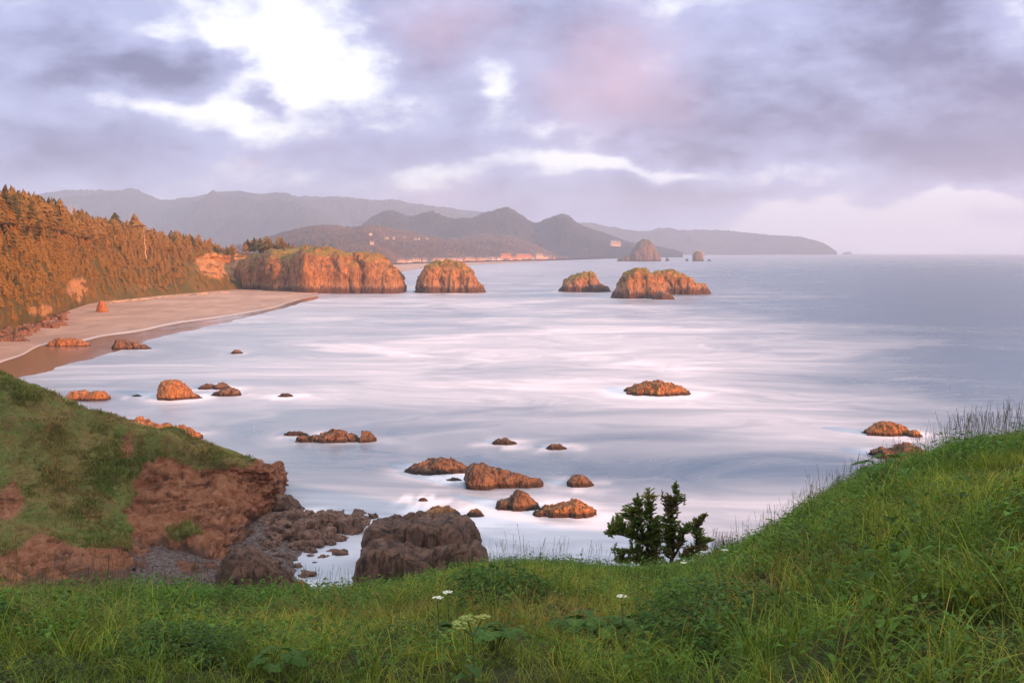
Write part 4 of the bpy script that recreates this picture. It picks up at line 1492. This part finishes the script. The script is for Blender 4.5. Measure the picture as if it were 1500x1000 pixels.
def meadow():
    G1 = [tuft(400 + i, 24, .16, .38, .0075, .07, .45, 1.15) for i in range(6)]
    G2 = [tuft(410 + i, 15, .3, .58, .006, .06, .3, 1.0, 4) for i in range(2)]
    GFar = [tuft(420 + i, 18, .16, .40, .0125, .10, .4, 1.1, 2) for i in range(5)]
    H1 = [herb(430 + i, 25, .15, .27, .052, .028) for i in range(4)]
    H2 = [herb(440 + i, 26, .17, .30, .08, .042) for i in range(3)]
    heap, hh = Heap(), Heap()
    for y0, y1, dens, near in ((3.2, 17, 34, True), (17, 37, 18, False)):
        area = (1740 / FPX) * (y1 ** 2 - y0 ** 2) / 2
        pos, px = sample_meadow(int(area * dens), y0, y1)
        n = len(pos)
        patch = fbm(pos * [.32, .32, 0], 4, 91)
        patch2 = fbm(pos * [.18, .18, 0], 3, 92)
        warm = np.clip(.5 + 1.1 * patch2 + .35 * (pos[:, 0] / pos[:, 1]), 0, 1)[:, None]
        col = (np.array([.085, .185, .022]) * (1 - warm) + np.array([.20, .235, .036]) * warm) * rng.uniform(.5, 1.6, (n, 1))
        dryp = np.clip(fbm(pos * [.5, .5, 0], 3, 93) * 1.6 - .25, 0, .7)[:, None]
        col = col * (1 - dryp) + np.array([.30, .21, .085]) * dryp
        scale = rng.uniform(.5, 1.05, n) * (1 + .75 * patch) * np.where(px > 1250, 1.12, 1)
        scale = np.clip(scale, .3, 1.25)
        rot = rng.uniform(0, 6.28, n)
        tilt = np.stack([rng.normal(.03, .15, n), rng.normal(-.04, .15, n)], -1)
        is_herb = (patch + .6 * rng.normal(0, .5, n)) > .12
        gi = np.where(~is_herb | (rng.random(n) < .35))[0]
        T = (G1 + G2) if near else (GFar + G1[:1])
        for k, tm in enumerate(T):
            s = gi[k::len(T)]
            heap.add(*scatter_col(tm, pos[s], scale[s], rot[s], tilt[s], col[s]))
        hi = np.where(is_herb)[0]
        T = H1 + H2
        hc = np.array([.065, .145, .02]) * rng.uniform(.65, 1.35, (n, 1)) + np.array([.02, .018, .002]) * warm
        for k, tm in enumerate(T):
            s = hi[k::len(T)]
            hh.add(*scatter_col(tm, pos[s], scale[s] * 1.1, rot[s], tilt[s] * .5, hc[s]))
            if near:      # a second, lower layer so that no soil shows close by
                s = s[::2]
                hh.add(*scatter_col(tm, pos[s] + np.stack([rng.normal(0, .12, len(s)), rng.normal(0, .12, len(s)), 0 * s - .02], -1), scale[s] * .9, rot[s] + 2, tilt[s] * .5, hc[s] * .9))
    # the meadow goes on, with coarser tufts, to both sides and under the viewer's feet
    for lo, hi_, y0, y1, nt, low in ((1620, 2900, 2, 33, 2300, 1e9), (-1000, -120, 2, 19, 900, 1e9), (-120, 1620, 1.2, 9, 400, 1e9)):
        pos, px = sample_meadow(nt, y0, y1, lo, hi_, low)
        row = LROW + (HC - pos[:, 2]) / pos[:, 1] * FPX
        pos = pos[(px < -120) | (px > 1620) | (row > 1075)]
        n = len(pos)
        warm = np.clip(.5 + 1.1 * fbm(pos * [.18, .18, 0], 3, 92), 0, 1)[:, None]
        col = (np.array([.085, .185, .022]) * (1 - warm) + np.array([.20, .235, .036]) * warm) * rng.uniform(.5, 1.5, (n, 1))
        sc, rot = rng.uniform(.9, 1.5, n) * (.55 if y1 < 10 else 1), rng.uniform(0, 6.28, n)
        tilt = rng.normal(0, .14, (n, 2))
        for k, tm in enumerate(GFar):
            heap.add(*scatter_col(tm, pos[k::5], sc[k::5], rot[k::5], tilt[k::5], col[k::5]))
    tag(link('meadow_grass', heap.mesh('meadow_grass', M['grass'])), 'long green grass covering the near headland slope', None, None, 'stuff')
    tag(link('meadow_herbs', hh.mesh('meadow_herbs', M['leaf'])), 'low leafy herbs growing through the near grass', None, None, 'stuff')
    # flowering stalks
    st = Heap()
    S = [stalk(450 + i, .95, .3, 11, .12) for i in range(3)] + [stalk(456 + i, .8, .18, 14, .05) for i in range(3)]
    pos, px = sample_meadow(1100, 9.5, 33)
    col = np.array([.16, .12, .05]) * rng.uniform(.6, 1.4, (len(pos), 1)) * [1, 1, 1]
    sc = rng.uniform(.45, .85, len(pos))
    pxr = np.concatenate([rng.uniform(1140, 1520, 240) ** 1.0, rng.normal(1440, 45, 170), rng.uniform(1040, 1200, 50), rng.uniform(470, 900, 60), rng.uniform(0, 470, 120)])
    yr = smooth_interp(pxr, RIDGE_PX, RIDGE_Y) - rng.uniform(-1.2, 2.5, len(pxr))
    xr = (pxr - 750) / FPX * yr
    pr = np.stack([xr, yr, ground_z(xr, yr)], -1)
    cr = np.array([.12, .085, .045]) * rng.uniform(.6, 1.3, (len(pr), 1))
    sr = rng.uniform(.6, 1.1, len(pr)) * np.where(pxr > 1380, 1.15, np.where(pxr < 900, .75, .85))
    pos, col, sc = np.concatenate([pos, pr]), np.concatenate([col, cr]), np.concatenate([sc, sr])
    n = len(pos)
    rot = rng.uniform(0, 6.28, n)
    tilt = np.stack([rng.normal(.05, .12, n), rng.normal(0, .1, n)], -1)
    for k, tm in enumerate(S):
        st.add(*scatter_col(tm, pos[k::6], sc[k::6], rot[k::6], tilt[k::6], col[k::6]))
    tag(link('seed_stalks', st.mesh('seed_stalks', M['grass'])), 'thin dry flowering grass stalks rising above the grass', None, None, 'stuff')


meadow()


# ---- rough turf on the bluff
def bluff_turf():
    T = [tuft(470 + i, 5, .25, .6, .06, .14, .2, .8, 2, .25, .1) for i in range(4)]
    G, veg, v = BLUFF, BLUFF_VEG, BLUFF_V
    a = np.linalg.norm(np.cross(G[1:, :-1] - G[:-1, :-1], G[:-1, 1:] - G[:-1, :-1]), axis=-1)
    w = a * (veg[:-1, :-1] > .5) * (v[:-1, :-1] > 1.6) * (v[:-1, :-1] < 6)
    n = 18000
    idx = rng.choice(w.size, n, p=(w / w.sum()).ravel())
    i, j = np.unravel_index(idx, w.shape)
    fu, fv = rng.random(n)[:, None], rng.random(n)[:, None]
    pos = (G[i, j] * (1 - fu) * (1 - fv) + G[i + 1, j] * fu * (1 - fv) + G[i, j + 1] * (1 - fu) * fv + G[i + 1, j + 1] * fu * fv)
    m = np.clip(.5 + 1.3 * fbm(pos * .12, 4, 95), 0, 1)[:, None]
    m2 = np.clip(1.5 * fbm(pos * .3, 4, 96) - .1, 0, .8)[:, None]
    col = (np.array([.125, .175, .04]) * (1 - m) + np.array([.25, .20, .075]) * m) * rng.uniform(.7, 1.3, (n, 1))
    col = col * (1 - m2) + np.array([.24, .125, .07]) * m2
    heap = Heap()
    tilt = np.stack([rng.normal(.15, .2, n), rng.normal(-.1, .2, n)], -1)
    sc, rot = rng.uniform(.5, 1.2, n) * np.clip(1 + 1.6 * fbm(pos * .25, 3, 97), .6, 2.3), rng.uniform(0, 6.28, n)
    for k in range(4):
        heap.add(*scatter_col(T[k], pos[k::4], sc[k::4], rot[k::4], tilt[k::4], col[k::4]))
    tag(link('bluff_turf', heap.mesh('bluff_turf', M['grass'])), 'rough turf and heath covering the bluff across the cove', None, None, 'stuff')


bluff_turf()


# ------------------------------------------------------------------ plants one can pick out
def ground_at(px, Y):
    x = (px - 750) / FPX * Y
    return np.array([x, Y, float(ground_z(np.array([x]), np.array([Y]))[0])])


def at_row(px, row, h=0.0):
    """ground point of the near slope above which something h tall ends at (px, row)"""
    ys = np.linspace(5, float(smooth_interp(px, RIDGE_PX, RIDGE_Y)) + 1.0, 300)
    xs = (px - 750) / FPX * ys
    z = ground_z(xs, ys)
    r = LROW + (HC - z - h) / ys * FPX
    k = int(np.argmin(np.abs(r - row)))
    return np.array([xs[k], ys[k], z[k]])


def tinted(name, V, F, mat, col):
    return mesh(name, V, F, mat, False, None, np.tile(np.array(col), (len(V), 1)))


def umbel(name, px, row, h, heads, label, head_mat, size=.07):
    p = at_row(px, row, h)
    e = link(name, None, loc=p)
    tag(e, label, 'flower', 'flowering plants in the grass')
    r = random.Random(int(px))
    V, F = tube([(0, 0, -.05), (.01, 0, h * .5), (.0, .02, h * .82)], [.008, .007, .005], 6)
    link('stem', mesh('stem', V, F, M['stem']), e)
    for k in range(heads):
        dx, dy = (0, 0) if heads == 1 else (r.uniform(-1, 1) * size * 1.8, r.uniform(-1, 1) * size * 1.2)
        hz = h * r.uniform(.9, 1.05)
        parts, tris = [], []
        V, F = tube([(0, .02, h * .8), (dx, dy + .02, hz)], [.004, .003], 5)
        link('stalk', mesh('stalk', V, F, M['stem']), e)
        for q in range(26):
            rr, a = size * math.sqrt(r.random()), r.uniform(0, 6.28)
            c = np.array([dx + rr * math.cos(a), dy + .02 + rr * math.sin(a), hz + .012 - 3 * rr * rr])
            s = r.uniform(.009, .015)
            V = np.array([c + (0, 0, s * .5), c + (s, 0, 0), c + (0, s, 0), c + (-s, 0, 0), c + (0, -s, 0)])
            tris.append((V, np.array([(0, 1, 2), (0, 2, 3), (0, 3, 4), (0, 4, 1)])))
        V, F = merge(tris)
        link('flower_head', mesh('flower_head', V, F, head_mat, False), e)
    for k in range(4):
        v, f = leaf_geo(.16, .10)
        a = r.uniform(0, 6.28)
        c, s = math.cos(a), math.sin(a)
        v = np.stack([v[:, 0] * c - v[:, 1] * s, v[:, 0] * s + v[:, 1] * c, v[:, 2] + h * r.uniform(.2, .55)], -1)
        link('leaf', tinted('leaf', v, f, M['leaf'], (.06, .12, .025)), e)


umbel('cow_parsnip', 641, 874, .45, 1, 'white umbel flower left of the close pair above the grass', M['petal'], .04)
umbel('cow_parsnip', 656, 870, .45, 1, 'white umbel flower right of the close pair above the grass', M['petal'], .04)
umbel('cow_parsnip', 911, 872, .45, 1, 'single white umbel flower in front of the small spruce', M['petal'], .045)
umbel('cow_parsnip', 1002, 824, .4, 1, 'creamy flower cluster at the right foot of the spruce', M['petal'], .055)
umbel('cow_parsnip', 1035, 808, .4, 2, 'wide creamy flower cluster between spruce and tussock', M['petal'], .06)
umbel('cow_parsnip', 1062, 803, .4, 1, 'creamy flower cluster below the brown tussock', M['petal'], .055)
YG = plain('yellow_green_umbels', (.30, .36, .09), .7, .02, .2)
umbel('wild_angelica', 692, 912, .5, 5, 'tall plant with yellow-green flower clusters in the near grass', YG, .05)


def lobed_leaf(L, r):
    """palmate leaf with toothed lobes as a fan round its stalk"""
    n = 22
    a = np.linspace(-2.5, 2.5, n)
    lob = .62 + .38 * np.abs(np.cos(a * 1.35))
    tooth = 1 + .09 * np.where(np.arange(n) % 2 == 0, 1, -1)
    R = L * .55 * lob * tooth
    V = [(0, 0, .02 * L)]
    mid = [(.5 * R[k] * math.cos(a[k]), .5 * R[k] * math.sin(a[k]), .06 * L * r.uniform(.6, 1.2)) for k in range(n)]
    rim = [(R[k] * math.cos(a[k]), R[k] * math.sin(a[k]), -.05 * L + r.uniform(-.03, .03) * L) for k in range(n)]
    F = [(0, 1 + k, 2 + k) for k in range(n - 1)]
    for k in range(n - 1):
        F += [(1 + k, 1 + n + k, 2 + n + k), (1 + k, 2 + n + k, 2 + k)]
    return np.array(V + mid + rim), np.array(F)


def broad_plant(px, row, n, L, label, h=.2):
    p = at_row(px, row, h)
    e = link('broad_leaved_plant', None, loc=p)
    tag(e, label, 'plant', 'broad-leaved plants in the grass')
    r = random.Random(int(px * 7))
    for k in range(n):
        a = 6.28 * k / n + r.uniform(-.4, .4)
        R = L * r.uniform(.5, 1.1)
        tip = np.array([R * math.cos(a), R * math.sin(a), h * r.uniform(.7, 1.15)])
        V, F = tube([(0, 0, -.03), tip * [.5, .5, .7], tip], [.007, .006, .004], 5)
        st = link('stalk', mesh('stalk', V, F, M['stem']), e)
        v, f = lobed_leaf(L * r.uniform(.8, 1.2), r)
        c, s = math.cos(a), math.sin(a)
        tl = r.uniform(-.45, -.05)
        x = v[:, 0] * math.cos(tl) + v[:, 2] * math.sin(-tl)
        z = v[:, 0] * math.sin(tl) + v[:, 2] * math.cos(tl)
        v = np.stack([x * c - v[:, 1] * s, x * s + v[:, 1] * c, z], -1) + tip
        g = r.uniform(.8, 1.25)
        link('leaf', tinted('leaf', v, f, M['leaf'], (.075 * g, .155 * g, .03 * g)), e)


broad_plant(845, 908, 9, .20, 'broad-leaved plant, left one of the large-leaved trio in the middle foreground')
broad_plant(885, 912, 9, .21, 'broad-leaved plant at the middle of the large-leaved trio')
broad_plant(935, 906, 10, .21, 'broad-leaved plant, right one of the large-leaved trio')
broad_plant(725, 925, 8, .16, 'broad-leaved plant just right of the yellow-green flowers', .18)
broad_plant(1285, 676, 6, .22, 'leafy plant standing on the right-hand skyline', .55)
broad_plant(1308, 668, 5, .20, 'smaller leafy plant right of the skyline one', .5)
broad_plant(400, 960, 8, .16, 'dark broad-leaved plant low in the left foreground', .18)


def bush(px, row, rad, h, n, L, label, col, name='leafy_bush'):
    p = at_row(px, row, h)
    e = link(name, None, loc=p)
    tag(e, label, 'bush', 'bushes in the grass')
    V, F, C = herb(int(px), int(n * 2.2), rad, h, L * .85, L * .5)
    k = fbm(V * 4, 2, 3)[:, None]
    link('foliage', mesh('foliage', V, F, M['leaf'], False, None, C * np.array(col) * (1 + .3 * k)), e)
    r = random.Random(int(px))
    for q in range(6):
        a, rr = r.uniform(0, 6.28), rad * r.uniform(.3, .7)
        V, F = tube([(0, 0, -.05), (rr * .4 * math.cos(a), rr * .4 * math.sin(a), h * .3), (rr * math.cos(a), rr * math.sin(a), h * .45)], [.012, .008, .004], 5)
        link('twig', mesh('twig', V, F, M['dark_bark']), e)


bush(1050, 846, .62, .5, 700, .075, 'rounded dark green bush below the spruce on the right', (.06, .125, .024))
bush(725, 824, .55, .5, 520, .085, 'leafy green bush on the ridge beside the basalt block', (.055, .12, .022))
bush(792, 820, .7, .35, 560, .07, 'leafy green bush on the ridge left of the spruce', (.06, .12, .024))
bush(235, 915, .42, .22, 420, .05, 'dark leafy bush in the left foreground grass', (.06, .125, .024))
bush(285, 922, .38, .2, 380, .05, 'dark leafy bush right of its neighbour in the left foreground', (.065, .125, .028))
bush(40, 968, .34, .2, 380, .04, 'small-leaved bush in the lower left corner', (.055, .085, .02))
bush(610, 915, .4, .22, 380, .05, 'leafy bush left of the yellow-green flowers', (.05, .10, .02))


def tussock(px, row, label):
    p = at_row(px, row, .6)
    e = link('tussock', None, loc=p)
    tag(e, label, 'tussock')
    for nm, sd, n, c in (('blades', 501, 160, (.10, .075, .03)), ('dry_stalks', 502, 60, (.13, .075, .05))):
        V, F, C = tuft(sd, n, .35, .85, .012, .22, .1, .5)
        link(nm, mesh(nm, V, F, M['grass'], False, None, C * np.array(c)), e)


tussock(1068, 783, 'brown grass tussock on the skyline right of the spruce')


# ---- the small wind-bent spruce on the edge
def spruce():
    base = ground_at(957, 33.2)
    k = 33.2 / FPX / 5.882               # metres for one pixel of the enlarged view
    x0, y0 = 571.0, 880.0

    def q(zx, zy, dep=0.0):
        return np.array([(zx - x0) * k, dep, (y0 - zy) * k])
    r = np.random.default_rng(55)
    e = link('spruce_tree', None, loc=base)
    tag(e, 'small wind-bent dark spruce with several stems on the grassy edge', 'tree')
    stems = [  # polylines with radii
        ([q(570, 900), q(560, 700), q(545, 450), q(535, 165)], [.075, .06, .04, .01]),
        ([q(660, 900), q(735, 745), q(742, 560), q(722, 380), q(752, 230), q(768, 95)], [.07, .06, .048, .036, .02, .006]),
        ([q(730, 760), q(800, 640), q(850, 520), q(885, 465)], [.045, .035, .025, .01]),
        ([q(745, 800), q(860, 720), q(945, 610), q(945, 480), q(1005, 385)], [.04, .032, .026, .016, .005]),
        ([q(565, 760), q(480, 560), q(430, 400), q(435, 210)], [.05, .035, .024, .006]),
        ([q(560, 820), q(430, 760), q(330, 770), q(240, 760)], [.04, .03, .018, .005]),
        ([q(560, 720), q(430, 690), q(330, 690), q(232, 688)], [.04, .03, .018, .005]),
        ([q(560, 640), q(420, 570), q(300, 545), q(175, 528)], [.04, .03, .018, .005])]
    sk = []
    for pts, rad in stems:
        n = 14
        P3 = np.array(pts)
        u = np.linspace(0, 1, n)
        up = np.linspace(0, 1, len(pts))
        C = np.stack([smooth_interp(u, up, P3[:, a]) for a in range(3)], -1)
        C += r.normal(0, .012, C.shape) * np.linspace(0, 1, n)[:, None]
        R = np.interp(u, up, rad)
        sk.append((C, R))
        V, F = tube(C, R, 8)
        link('trunk' if len(sk) < 3 else 'limb', mesh('stem', V, F, M['dark_bark']), e)
    S = np.concatenate([c for c, _ in sk])
    blobs = [  # centre in the enlarged view, radii, depth, number of boughs, colour class
        (535, 220, 55, 70, .3, 26, 1), (520, 320, 85, 80, .4, 44, 0), (440, 260, 35, 60, .25, 18, 0), (360, 330, 50, 40, .3, 20, 0), (470, 420, 110, 80, .55, 60, 0),
        (300, 400, 70, 45, .35, 34, 0), (330, 500, 90, 60, .5, 50, 0), (220, 530, 55, 28, .3, 26, 0), (570, 500, 100, 100, .6, 74, 0), (480, 590, 110, 60, .6, 56, 0),
        (600, 620, 85, 90, .6, 62, 0), (320, 690, 95, 24, .4, 40, 0), (440, 690, 70, 35, .5, 34, 0), (320, 765, 85, 22, .4, 34, 0), (470, 770, 90, 40, .5, 44, 0),
        (580, 760, 100, 70, .6, 60, 0), (570, 850, 110, 35, .5, 44, 0), (690, 660, 40, 70, .4, 24, 0), (640, 450, 40, 80, .4, 30, 0), (655, 560, 45, 60, .4, 28, 0), (250, 470, 60, 40, .3, 24, 0), (400, 540, 70, 50, .4, 30, 0), (1050, 590, 40, 16, .15, 10, 0),
        (765, 150, 20, 55, .12, 16, 0), (735, 260, 60, 50, .25, 34, 2), (690, 250, 40, 60, .25, 26, 2), (800, 240, 35, 45, .15, 14, 0), (725, 340, 60, 40, .3, 34, 2),
        (735, 430, 55, 55, .35, 38, 0), (740, 520, 70, 50, .4, 36, 0), (830, 500, 60, 40, .35, 30, 0), (890, 480, 35, 35, .2, 16, 0), (790, 610, 60, 60, .35, 30, 2),
        (960, 430, 45, 45, .2, 26, 2), (1005, 390, 25, 25, .1, 8, 2), (960, 530, 50, 50, .25, 24, 0), (1010, 600, 70, 30, .25, 26, 0), (960, 660, 80, 40, .3, 40, 2),
        (880, 720, 75, 45, .35, 44, 2), (780, 820, 70, 40, .35, 30, 2), (700, 850, 50, 30, .3, 18, 2)]
    cols = [np.array([.15, .21, .065]), np.array([.28, .27, .08]), np.array([.19, .15, .08])]
    heap = Heap()
    twigs = []
    for cx, cy_, rx, ry, dep, n, cc in blobs:
        for _ in range(int(n * 2.0)):
            d = r.normal(0, 1, 3)
            d /= np.linalg.norm(d)
            d *= r.random() ** .4
            end = q(cx + d[0] * rx, cy_ + d[1] * ry, d[2] * dep)
            j = np.argmin(np.linalg.norm(S - end - [0, 0, -.08], axis=1) + .3 * (S[:, 2] > end[2] + .1))
            st = S[j]
            L = np.linalg.norm(end - st)
            if L > .75:
                st = end + (st - end) * .75 / L
                L = .75
            midp = (st + end) / 2 - np.array([0, 0, .05 * L])
            twigs.append(tube([st, midp, end], [.005, .0035, .002], 4))
            m = int(8 + 18 * min(L, .5))
            out = np.array([d[0], 0, .35]) * r.uniform(.02, .10)
            end = end + out
            ax = (end - st) / (np.linalg.norm(end - st) + 1e-6)
            side = np.cross(ax, [0, 0, 1.0])
            side /= np.linalg.norm(side) + 1e-6
            base_c = cols[cc] if r.random() > .2 else cols[1]
            for t in np.linspace(.25, 1.0, m):
                c0 = (1 - t) ** 2 * st + 2 * t * (1 - t) * midp + t * t * end
                for sgn in (-1, 1):
                    ln = r.uniform(.06, .13) * (1.25 - .6 * t)
                    tipd = ax * r.uniform(.6, 1.2) + sgn * side * r.uniform(.2, .8) + np.array([0, 0, r.uniform(-.15, .55)])
                    tipd /= np.linalg.norm(tipd)
                    wv = np.cross(tipd, r.normal(0, 1, 3))
                    wv *= .014 / (np.linalg.norm(wv) + 1e-6)
                    c1 = c0 + tipd * ln * .5
                    c2 = c0 + tipd * ln
                    V = np.array([c0, c1 + wv, c1 - wv, c2])
                    F = np.array([(0, 1, 2), (1, 3, 2)])
                    heap.add(V, F, np.tile(base_c * r.uniform(.6, 1.5), (4, 1)))
    for (lx, ly, n) in ((535, 148, 8), (768, 90, 9), (436, 190, 7), (1020, 365, 6), (1095, 585, 5), (165, 525, 5), (222, 688, 5), (228, 762, 5), (315, 300, 5), (218, 403, 5), (842, 203, 5), (648, 175, 5), (905, 455, 4)):
        tip = q(lx, ly)
        j = np.argmin(np.linalg.norm(S - tip, axis=1))
        d = (tip - S[j]) / (np.linalg.norm(tip - S[j]) + 1e-6)
        if ly < 220:
            d = np.array([.05, 0, 1.0])
        twigs.append(tube([tip - d * .3, tip - d * .1, tip], [.006, .004, .002], 4))
        for t in np.linspace(.3, 0, 16):
            for _ in range(3):
                tipd = d * .9 + r.normal(0, .55, 3)
                tipd /= np.linalg.norm(tipd)
                wv = np.cross(tipd, r.normal(0, 1, 3))
                wv *= .014 / (np.linalg.norm(wv) + 1e-6)
                c0 = tip - d * t
                ln = r.uniform(.05, .09)
                heap.add(np.array([c0, c0 + tipd * ln * .5 + wv, c0 + tipd * ln * .5 - wv, c0 + tipd * ln]), np.array([(0, 1, 2), (1, 3, 2)]), np.tile(cols[0] * r.uniform(.7, 1.4), (4, 1)))
    V, F = merge(twigs)
    link('twigs', mesh('twigs', V, F, M['dark_bark']), e)
    link('crown', heap.mesh('crown', M['needles']), e)


spruce()


# ------------------------------------------------------------------ sea air
def haze():
    top = max(float(g[..., 2].max()) for g in HILLS.values()) + 40
    V, F = box(-15600, 15600, -15600, 15600, -14, top)
    me = mesh('haze', V, F, [], False)
    m = bpy.data.materials.new('sea_haze')
    m.use_nodes = True
    t = NT(m.node_tree)
    vol = t.n('ShaderNodeVolumePrincipled', {'Color': (.80, .88, 1.0, 1), 'Density': 8.8e-5, 'Anisotropy': 0.5})
    t.n('ShaderNodeOutputMaterial', {'Volume': vol.outputs[0]})
    m.cycles.homogeneous_volume = True
    me.materials.append(m)
    tag(link('haze', me), 'thin sea haze filling the air over bay and hills', None, None, 'stuff')


haze()
